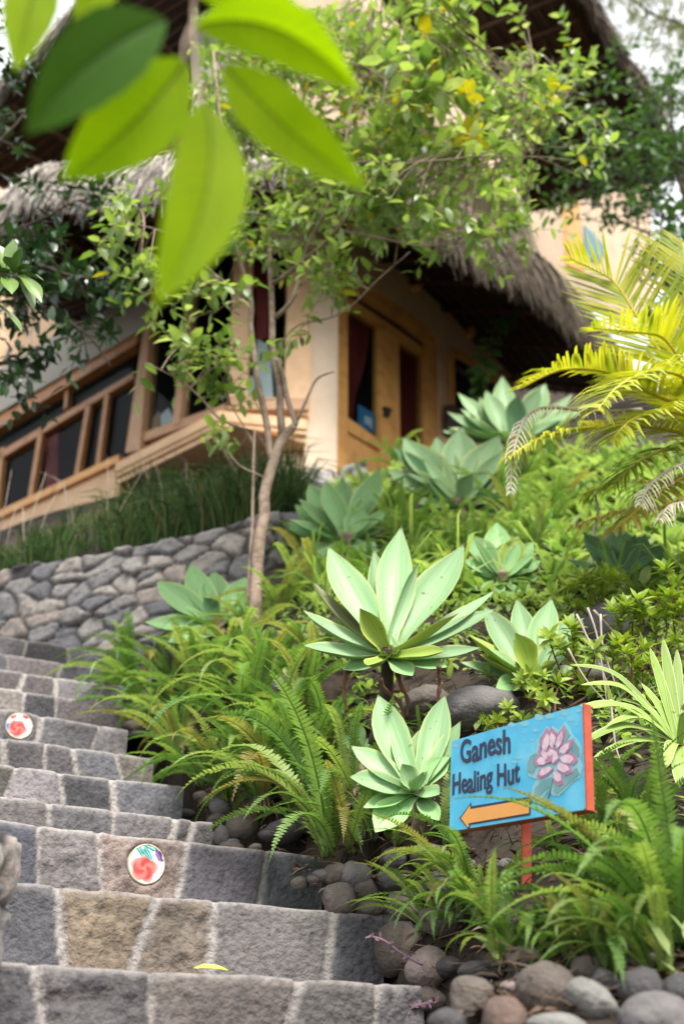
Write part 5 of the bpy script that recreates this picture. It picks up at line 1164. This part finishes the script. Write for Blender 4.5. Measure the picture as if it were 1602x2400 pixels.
palm_frond(palm, pg, FP((1700, 1100, 3.3), (1640, 1150, 3.3), (1540, 1190, 3.3), (1440, 1200, 3.3), (1350, 1230, 3.3)), 'palm_olive', .18, 44, up=.05, droop=.4)
palm_frond(palm, pg, FP((1700, 1100, 3.3), (1640, 1120, 3.4), (1540, 1130, 3.4), (1440, 1130, 3.4), (1370, 1160, 3.45)), 'palm_green', .2, 44, up=.05, droop=.4)
o = palm_frond(palm, pg, FP((1500, 960, 3.1), (1400, 965, 2.9), (1290, 955, 2.85), (1235, 975, 2.82), (1205, 1050, 2.81), (1195, 1150, 2.8)), 'palm_dry', .05, 36, up=.0, rm='dry', wid=.005, droop=.9); o['label'] = 'bleached dead frond hanging straight down'
o = palm_frond(palm, pg, FP((1650, 1080, 2.9), (1600, 1090, 2.8), (1560, 1105, 2.78), (1520, 1140, 2.75), (1500, 1180, 2.75)), 'palm_dry', .06, 24, rm='dry', wid=.005, droop=.7); o['label'] = 'small bleached frond at the right edge'
o = palm_frond(palm, pg, FP((1660, 1190, 2.9), (1610, 1180, 2.8), (1570, 1185, 2.78), (1545, 1215, 2.76)), 'palm_dry', .06, 20, rm='dry', wid=.005, droop=.9); o['label'] = 'lower bleached frond with drooping leaflets'
palm_frond(palm, pg, FP((1690, 1050, 3.2), (1620, 900, 3.0), (1560, 800, 2.9), (1500, 780, 2.85), (1390, 770, 2.8)), 'palm', .2, 40, up=.3, droop=.1)
mb = MB(); q = ground_at(1425, 1345); pts = catmull([at(x, y, q.y - .25) for x, y in ((1392, 1150), (1400, 1200), (1390, 1260), (1402, 1310), (1425, 1345))], 12); mb.tube(pts, [.004 + .0006 * i for i in range(13)], 6)
tag(mb.build('dry_branch', M['dry']), 'curved pale dead branch left of the dark shaded agave', 'branch')
# ------------------------------------------------------------------ purple plant and fallen leaf
for path, lb in (([(990, 2262, 0), (940, 2235, 0), (900, 2205, 0), (868, 2195, 0)], 'purple trailing sprig lying on the big brown stone'), ([(1020, 2350, 0), (985, 2355, 0), (960, 2365, 0)], 'purple sprig at the end of the lowest step')):
    Yp = ground_at(path[0][0], path[0][1]).y - .09; P = [at(x, y, Yp) for x, y, _ in path]; root = empty('purple_sprig', P[0]); tag(root, lb, 'purple plant')
    mb = MB(); pts = catmull(P, 12); mb.tube([p - P[0] for p in pts], .0025, 5); mb.build('stem', M['purple'], root); mb = MB()
    for i, p in enumerate(pts):
        for sg in (-1, 1):
            if (i + sg) % 3: mb.leaf(p - P[0], Vector((sg * U(.2, .9) - .4, U(-.6, .1), U(-.3, .8))), Vector((U(-.5, .5), -1, .4)), U(.008, .015), U(.004, .006), .3, .2)
    mb.build('foliage', M['purple'], root)
mb = MB(); p = at(487, 2277, SEG[0][0].y + (SEG[0][1].y - SEG[0][0].y) * .5 + .012); mb.leaf(Vector((-.032, -.004, .006)), Vector((1, .25, .03)), Vector((0, -.5, 1)), .064, .02, .5, .06)
o = mb.build('fallen_leaf', M['fallen']); k = (p - SEG[0][0]).dot((SEG[0][1] - SEG[0][0]).normalized()); o.location = SEG[0][0] + (SEG[0][1] - SEG[0][0]).normalized() * k + Vector((-.005, .012, .004)); tag(o, 'yellow green fallen leaf lying on the lowest step', 'leaf')
# ------------------------------------------------------------------ trees and climbers
def limb(mb, org, path, r0, r1, n=16, sides=8):
    pts = catmull([at(x, y, Y) for x, y, Y in path], n)
    for k, p in enumerate(pts[1:-1]): p += Vector((noise.noise(p * 7), noise.noise(p * 7 + Vector((9, 0, 0))), noise.noise(p * 7 + Vector((0, 9, 0))))) * r0 * .7
    mb.tube([p - org for p in pts], [r0 + (r1 - r0) * i / n for i in range(n + 1)], sides); return pts
def crown(root, org, nodes, blobs, m_leaf, m_twig, seed, name='foliage', leaf=(.055, .098), per=(7, 13), wr=.5, tw_len=(.10, .26)):
    """blobs: (cx, cy, rx, ry, Y0, Y1, number of twigs[, material index]); each twig grows from the nearest branch point"""
    r = random.Random(seed); fo = MB(); tw = MB(); NA = np.array([tuple(p) for p in nodes])
    mats = m_leaf if isinstance(m_leaf, list) else [m_leaf]
    for b in blobs:
        cx, cy, rx, ry, Y0, Y1, n = b[:7]; mi = b[7] if len(b) > 7 else 0; sc = b[8] if len(b) > 8 else 1.
        for _ in range(n):
            a, q = r.uniform(0, 6.283), r.random() ** .55; p = at(cx + rx * q * math.cos(a), cy + ry * q * math.sin(a), r.uniform(Y0, Y1))
            dd = ((NA - np.array(tuple(p))) ** 2).sum(1); nb = Vector(NA[int(dd.argmin())])
            d = (p - nb); dist = d.length; d = d.normalized() if dist > 1e-6 else Vector((0, 0, 1))
            L = r.uniform(*tw_len); grow = (d * .6 + Vector((r.uniform(-1, 1), r.uniform(-1, .5), r.uniform(-.6, .7)))).normalized()
            tw.tube(catmull([nb - org, (nb + p) / 2 + Vector((0, 0, .08 * dist)) - org, p - org], 5), [.0045, .004, .0036, .003, .0028, .0025], 4, cap=False)
            pts = catmull([p, p + grow * L * .5 + Vector((0, 0, .02)), p + grow * L + Vector((0, 0, -.05 * L))], 6)
            tw.tube([x - org for x in pts], [.0025 - .00028 * i for i in range(7)], 4, cap=False)
            k = r.randint(*per); e1 = grow.orthogonal().normalized(); e2 = grow.cross(e1)
            for i in range(k):
                s = .08 + .92 * i / max(1, k - 1); c = pts[min(6, int(s * 6))]; az = i * 2.4 + r.uniform(-.4, .4); ld = (e1 * math.cos(az) + e2 * math.sin(az) + grow * r.uniform(.3, .9)).normalized()
                ld.z -= .15; S_ = r.uniform(*leaf) * sc; mm = mi
                if len(mats) > 1 and mi == 0 and r.random() < .015: mm = 1
                fo.leaf(c - org, ld, Vector((r.uniform(-.6, .6), r.uniform(-1.1, .2), 1)), S_, S_ * wr * r.uniform(.8, 1.15), .25, r.uniform(0, .3), mm)
    tw.build('twigs', M[m_twig], root); return fo.build(name, [M[x] for x in mats], root)
tg = ground_at(600, 1490); TY = tg.y
tree = empty('citrus_tree', tg); tag(tree, 'slender forked citrus tree whose light green crown hides the house front', 'tree')
mb = MB(); nodes = []
Lm = [([(598, 1500, TY), (600, 1400, TY), (606, 1290, TY), (622, 1160, TY), (642, 1080, TY), (662, 1030, TY), (690, 998, TY - .02)], .034, .026),
 ([(640, 1090, TY), (625, 1000, TY), (605, 890, TY - .05), (588, 760, TY - .1), (588, 700, TY - .15), (560, 600, TY - .2), (540, 500, TY - .3), (520, 330, TY - .4), (500, 120, TY - .5)], .021, .008),
 ([(662, 1030, TY), (654, 900, TY), (640, 800, TY), (637, 700, TY + .05), (632, 600, TY + .1), (640, 500, TY + .1), (690, 430, TY + .15), (700, 300, TY + .2), (720, 120, TY + .2)], .023, .008),
 ([(692, 998, TY - .02), (672, 920, TY - .02), (650, 840, TY - .02)], .016, .014),
 ([(690, 1000, TY - .02), (712, 955, TY - .05), (740, 892, TY - .08), (783, 872, TY - .1)], .012, .004),
 ([(645, 745, TY), (690, 692, TY - .05), (718, 580, TY - .1), (770, 480, TY - .2), (800, 380, TY - .3)], .014, .008),
 ([(638, 665, TY), (700, 622, TY - .1), (785, 545, TY - .25), (850, 440, TY - .4), (885, 330, TY - .5), (895, 260, TY - .55), (905, 180, TY - .6)], .015, .007),
 ([(800, 540, TY - .2), (900, 560, TY - .3), (1000, 575, TY - .35), (1120, 560, TY - .3), (1220, 530, TY - .3)], .009, .003),
 ([(885, 330, TY - .5), (905, 380, TY - .6), (1010, 378, TY - .75), (1130, 365, TY - .85), (1255, 368, TY - .9)], .007, .0022),
 ([(860, 440, TY - .4), (960, 430, TY - .3), (1100, 400, TY - .1), (1250, 340, TY + .1), (1330, 220, TY + .2)], .009, .003),
 ([(800, 400, TY - .3), (830, 200, TY - .4), (850, 120, TY - .5), (872, 30, TY - .6), (900, -60, TY - .6)], .009, .005),
 ([(850, 130, TY - .5), (910, 60, TY - .6), (960, 20, TY - .65), (1050, 25, TY - .7)], .006, .003),
 ([(895, 300, TY - .5), (960, 210, TY - .7), (1040, 120, TY - .8), (1090, 60, TY - .85)], .007, .003),
 ([(592, 1010, TY), (520, 985, TY - .1), (470, 930, TY - .15), (420, 890, TY - .2), (340, 850, TY - .25)], .008, .003),
 ([(598, 1480, TY + .03), (582, 1410, TY + .03), (590, 1250, TY + .02), (594, 1120, TY), (597, 1010, TY - .03)], .011, .007),
 ([(625, 1120, TY), (560, 1090, TY - .05), (530, 1050, TY - .05)], .006, .003), ([(596, 1040, TY), (560, 980, TY), (540, 950, TY)], .006, .003),
 ([(655, 810, TY), (700, 762, TY - .1), (800, 735, TY - .2), (880, 660, TY - .3), (960, 590, TY - .35)], .007, .003),
 ([(580, 700, TY - .15), (500, 640, TY - .3), (420, 560, TY - .4), (300, 520, TY - .5)], .007, .003), ([(560, 600, TY - .2), (480, 480, TY - .3), (420, 420, TY - .35)], .007, .003),
 ([(1100, 400, TY - .1), (1200, 300, TY), (1250, 150, TY)], .006, .003), ([(700, 300, TY + .2), (620, 220, TY + .2), (600, 80, TY + .2)], .006, .003)]
for path, r0, r1 in Lm: nodes += limb(mb, tg, path, r0 * .84, r1 * .84)
mb.build('trunk', M['bark'], tree)
T = TY
crown(tree, tg, nodes, [(990, 430, 220, 130, T - .8, T + .5, 98), (1060, 280, 230, 150, T - .8, T + .5, 85), (900, 330, 110, 140, T - .6, T + .3, 34), (1260, 300, 170, 150, T - .3, T + .8, 44), (960, 130, 130, 120, T - .9, T + .2, 34, 0, 1.15), (780, 130, 130, 130, T - .4, T + .6, 70),
  (590, 190, 110, 170, T - .2, T + .7, 80), (560, 330, 60, 110, T - .2, T + .5, 18), (720, 420, 100, 110, T - .3, T + .5, 34), (590, 520, 70, 110, T - .3, T + .2, 20), (680, 560, 90, 70, T - .2, T + .3, 16), (790, 650, 70, 45, T - .4, T - .1, 12), (830, 480, 90, 90, T - .4, T + .4, 30),
  (505, 720, 50, 70, T - .4, T, 9), (430, 845, 100, 35, T - .3, T - .05, 13), (535, 930, 50, 55, T - .1, T + .1, 8), (545, 1030, 30, 40, T - .1, T + .05, 3), (300, 560, 70, 80, T - .6, T - .2, 12), (360, 650, 50, 60, T - .5, T, 6), (1190, 535, 70, 25, T - .5, T - .1, 8), (1000, 580, 120, 30, T - .4, T, 9), (720, 770, 40, 30, T - .2, T, 3),
  (860, 280, 110, 70, T - .8, T, 5, 1, 1.15), (1090, 270, 190, 90, T - .9, T, 9, 1, 1.15), (1250, 180, 150, 150, T - .3, T + .7, 16), (480, 330, 50, 160, T - .2, T + .4, 14), (640, 100, 150, 90, T - .2, T + .6, 30), (1050, 60, 60, 60, T - .9, T - .5, 8, 0, 1.5), (960, 190, 50, 60, T - 1, T - .6, 7, 0, 1.6), (1110, 330, 20, 20, T - .9, T - .8, 1, 0, 1.3)],
  ['citrus', 'yellow_leaf'], 'bark', 4)
# ------------------------------------------------------------------ dark glossy tree on the left, bright sprig in front of it
lg = at(-260, 1500, 4.3); lg.z = hz(lg.x, lg.y)
lt = empty('dark_leaved_tree', lg); tag(lt, 'dark glossy leaved tree hanging in from the left edge in front of the eaves', 'tree')
mb = MB(); nd = []
for path, r0, r1 in [([(-260, 1520, 4.3), (-230, 1200, 4.3), (-200, 900, 4.2), (-160, 700, 4.2), (-120, 400, 4.2), (-80, 100, 4.2)], .05, .02), ([(-180, 800, 4.2), (-60, 700, 4.1), (60, 620, 4.), (170, 650, 3.95), (280, 660, 3.9), (330, 690, 3.9)], .018, .004), ([(-170, 720, 4.2), (0, 560, 4.1), (90, 520, 4.05), (180, 470, 4.)], .014, .004), ([(60, 640, 4.), (150, 740, 3.95), (220, 800, 3.9), (260, 860, 3.9)], .010, .003), ([(-120, 420, 4.2), (0, 330, 4.2), (60, 260, 4.2)], .012, .004), ([(-190, 860, 4.2), (-60, 860, 4.1), (40, 900, 4.05)], .009, .003)]: nd += limb(mb, lg, path, r0, r1)
mb.build('trunk', M['dark_bark'], lt)
crown(lt, lg, nd, [(50, 590, 100, 70, 3.9, 4.4, 34), (150, 650, 110, 60, 3.8, 4.3, 30), (40, 710, 90, 60, 3.9, 4.4, 22), (225, 790, 45, 60, 3.8, 4.1, 10), (150, 480, 60, 40, 3.9, 4.2, 12), (10, 340, 50, 80, 4.1, 4.5, 10), (20, 900, 50, 40, 4, 4.2, 5), (300, 670, 50, 30, 3.8, 4, 7), (-20, 200, 50, 80, 4.1, 4.5, 7), (0, 90, 60, 110, 4.1, 4.6, 18), (30, 860, 50, 40, 4., 4.3, 8)], 'dark_leaf', 'dark_bark', 9, leaf=(.06, .10), per=(6, 10), wr=.55)
sg_ = at(-120, 640, 2.3); sp = empty('leafy_sprig', sg_); tag(sp, 'sprig of pale glossy leaves at the left edge, in front of the dark tree', 'branch')
mb = MB(); limb(mb, sg_, [(-180, 560, 2.3), (-60, 640, 2.3), (20, 640, 2.28), (50, 640, 2.27)], .008, .003); limb(mb, sg_, [(-60, 640, 2.3), (-10, 700, 2.28), (0, 720, 2.27)], .004, .002); mb.build('stem', M['bark'], sp)
for (bx, by, tx, ty, w) in [(45, 640, 104, 658, 34), (45, 645, 100, 710, 36), (40, 640, 80, 730, 34), (40, 635, 82, 625, 36), (30, 640, 34, 560, 40), (40, 635, 52, 580, 34), (15, 640, -10, 570, 44), (20, 640, -15, 640, 40), (20, 645, -5, 690, 36), (-5, 715, 54, 782, 28), (35, 640, 10, 600, 40), (-10, 700, -40, 760, 36), (10, 650, 30, 690, 40)]:
    b, t = at(bx, by, 2.27), at(tx, ty, 2.25 + U(-.04, .04)); l = agave_leaf(b, t, w * mpp(2.27, by) , Vector((U(-.3, .3), -.6, .9)), 'bright_leaf', sp, sg_, chan=.2, bow=-.05)
# ------------------------------------------------------------------ climbers on the right, feathery tree against the sky
rg = at(1760, 1150, 6.5); rg.z = hz(rg.x, rg.y); rt = empty('climbing_vine', rg); tag(rt, 'green climber trailing over the thatch edge and the peach wall at the right', 'climber')
mb = MB(); nd = []
for path, r0, r1 in [([(1760, 1200, 6.5), (1700, 900, 6.6), (1640, 650, 6.6), (1590, 400, 6.6), (1560, 200, 6.6)], .03, .01), ([(1640, 650, 6.6), (1540, 560, 6.8), (1450, 520, 6.9), (1390, 470, 6.9)], .010, .003), ([(1600, 420, 6.6), (1500, 330, 6.6), (1420, 250, 6.5), (1350, 200, 6.4)], .012, .003), ([(1590, 380, 6.6), (1520, 200, 6.6), (1450, 120, 6.6)], .010, .003), ([(1660, 700, 6.6), (1580, 640, 6.5), (1540, 480, 6.5)], .01, .004)]: nd += limb(mb, rg, path, r0, r1)
mb.build('stem', M['dark_bark'], rt)
crown(rt, rg, nd, [(1440, 330, 120, 80, 6.1, 6.9, 28), (1400, 380, 100, 60, 6.1, 6.8, 26), (1540, 400, 70, 110, 6.2, 6.9, 34), (1570, 600, 40, 120, 6.2, 6.8, 30), (1520, 220, 70, 70, 6.2, 6.9, 16), (1430, 150, 80, 60, 6.2, 6.9, 6), (1450, 480, 110, 40, 6.4, 6.9, 12), (1340, 250, 70, 80, 5.9, 6.6, 12), (1590, 250, 40, 80, 6.2, 6.8, 16), (1575, 520, 45, 190, 6.2, 6.8, 40), (1600, 780, 40, 120, 6.2, 6.7, 20), (1430, 460, 110, 70, 6.3, 6.9, 26)], 'vine_leaf', 'dark_bark', 12, leaf=(.07, .12), per=(6, 10), wr=.5, tw_len=(.15, .35))
fg = at(1900, 900, 12.); fg.z = hz(fg.x, fg.y); ft = empty('feathery_tree', fg); tag(ft, 'feathery grey green tree against the white sky at the top right', 'tree')
mb = MB(); nd = []
for path, r0, r1 in [([(1900, 1000, 12), (1860, 500, 12), (1800, 200, 11.5), (1760, -50, 11)], .14, .06), ([(1830, 300, 11.8), (1700, 120, 10.5), (1602, 60, 10), (1520, 30, 9.8), (1450, -30, 9.6)], .04, .012), ([(1800, 200, 11.5), (1680, 0, 10.5), (1580, -60, 10), (1500, -120, 9.8)], .04, .012), ([(1850, 450, 11.9), (1720, 330, 10.8), (1620, 270, 10.2), (1540, 230, 10)], .035, .008)]: nd += limb(mb, fg, path, r0, r1)
mb.build('trunk', M['dark_bark'], ft)
crown(ft, fg, nd, [(1540, 40, 120, 80, 9.2, 10.6, 95), (1590, 140, 70, 80, 9.4, 10.6, 50), (1580, 260, 50, 90, 9.6, 10.6, 26), (1480, -30, 120, 60, 9.3, 10.3, 40)], 'feather', 'dark_bark', 14, leaf=(.06, .13), per=(16, 28), wr=.16, tw_len=(.25, .55))
vg = PR.p(*ZB(1075, 330), .9); vn = empty('hanging_vine', vg); tag(vn, 'heart leaved vine hanging from the eave beside the small window', 'vine')
mb = MB(); vp = catmull([PR.p(*ZB(x, y), o) - vg for x, y, o in ((1110, 250, 1.0), (1060, 350, .95), (960, 400, .9), (890, 470, .85), (860, 600, .85), (830, 690, .85), (810, 800, .8), (880, 860, .8))], 40); mb.tube(vp, .008, 5); mb.build('stem', M['bark'], vn); mb = MB()
for i in range(40):
    for _ in range(2): mb.leaf(vp[i], Vector((U(-1, 1), U(-.8, 0), U(-1.2, .2))), Vector((U(-.4, .4), -1, .5)), U(.14, .22), U(.09, .13), .2, .2)
for i in range(14): mb.leaf(vp[4] + Vector((U(-.1, .35), U(-.2, .1), U(-.15, .1))), Vector((U(-.6, 1), U(-.8, 0), U(-1, .2))), Vector((U(-.4, .4), -1, .5)), U(.14, .22), U(.08, .12), .2, .2)
mb.build('foliage', M['vine_leaf'], vn)
# ------------------------------------------------------------------ near branch with big leaves, out of focus
ng = at(452, 70, .504); nb = empty('leafy_branch', ng); tag(nb, 'blurred near branch of big bright leaves hanging across the top left', 'branch')
mb = MB(); limb(mb, ng, [(500, -160, 0.521), (462, -40, 0.512), (450, 60, 0.504), (455, 150, 0.504), (475, 245, 0.504)], .0022, .0014); limb(mb, ng, [(456, 40, 0.508), (430, 100, 0.500), (430, 145, 0.496)], .0014, .001)
limb(mb, ng, [(170, -170, 0.521), (110, -120, 0.521), (95, -90, 0.521)], .002, .0014); limb(mb, ng, [(500, -160, 0.521), (330, -200, 0.521), (170, -170, 0.521)], .003, .002); mb.build('stem', M['bark'], nb)
NW = [(0, .05), (.06, .30), (.16, .62), (.3, .9), (.45, 1), (.6, .94), (.75, .74), (.88, .42), (.96, .13), (1, .0)]
def near_leaf(base, tip, w, m, n=Vector((0, -.8, .6)), bow=.05, side=0.):
    n = -ray((base[0] + tip[0]) / 2, (base[1] + tip[1]) / 2).normalized() + Vector((n.x, 0, 0)) * .8
    b, t = at(base[0], base[1], base[2] * .84), at(tip[0], tip[1], tip[2] * .84); ax = t - b; L = ax.length; d = ax / L; nn = (n - d * n.dot(d)).normalized(); a = d.cross(nn); W = w * .84 * mpp(base[2] * .84, base[1]); mb = MB(); ns, nc = 90, 28; vs = []; fs = []; cs = []
    for i in range(ns + 1):
        s = i / ns; ww = lerp_tab(NW, s) * W * (1 + .02 * math.sin(s * 40)); c = b + ax * s + nn * (bow * L * 4 * s * (1 - s)) + a * (side * L * 4 * s * (1 - s))
        for j in range(nc + 1):
            u = j / nc * 2 - 1; v = abs(u); rib = .010 * W * math.sin((s * 13 - v * 2.2) * 2 * math.pi) * v * (1 - v); vs.append(c + a * (u * ww / 2) + nn * (.10 * ww * v + rib - .012 * W * math.exp(-(u * 9) ** 2)) - ng)
            ve = abs(((s * 13 - v * 2.2 + .5) % 1) - .5) * 2; vein = max(0, 1 - ve / .22) * (1 - v * .6) * .42; k_ = 1 - vein - .3 * max(0, 1 - v / .05) + .16 * fbm((u * .8, s * 1.6, base[0]), 2.5, 4); cs.append((k_, k_, k_ * (1 - .3 * vein), 1))
    k = nc + 1
    for i in range(ns):
        for j in range(nc): fs.append((i * k + j, i * k + j + 1, (i + 1) * k + j + 1, (i + 1) * k + j))
    mb.add(vs, fs, 0, cs); o = mb.build('leaf', M[m], nb)
    rb = MB(); rb.tube([vs[i * k + nc // 2] - nn * .0006 for i in range(ns)], [.0012 * (1 - .8 * i / ns) for i in range(ns)], 5); rb.build('midrib', M['front_dark'], o); return o
near_leaf((388, 48, .56), (58, 318, .55), 205, 'front_dark', Vector((.1, -.8, .6)), .04, .06)
near_leaf((436, 140, .60), (140, 425, .60), 215, 'front_leaf', Vector((-.1, -.8, .6)), .04, -.04)
near_leaf((480, 238, .60), (362, 722, .57), 208, 'front_leaf', Vector((.15, -.9, .3)), .04, -.06)
near_leaf((456, 62, .60), (846, 222, .58), 165, 'front_leaf', Vector((.0, -.8, .7)), .04, -.12)
near_leaf((525, 150, .62), (862, 446, .61), 165, 'front_leaf', Vector((.2, -.8, .6)), .04, .03)
near_leaf((95, -95, .62), (35, 170, .60), 140, 'front_leaf', Vector((.0, -.9, .3)), .04, .0)
near_leaf((280, -110, .60), (170, 52, .59), 110, 'front_leaf', Vector((.2, -.9, .4)), .03)
near_leaf((420, -60, .60), (700, 14, .58), 110, 'front_leaf', Vector((0, -.8, .6)), .03)
near_leaf((640, 90, .52), (470, 20, .53), 70, 'front_dark', Vector((0, -.5, .9)), .03) if False else None
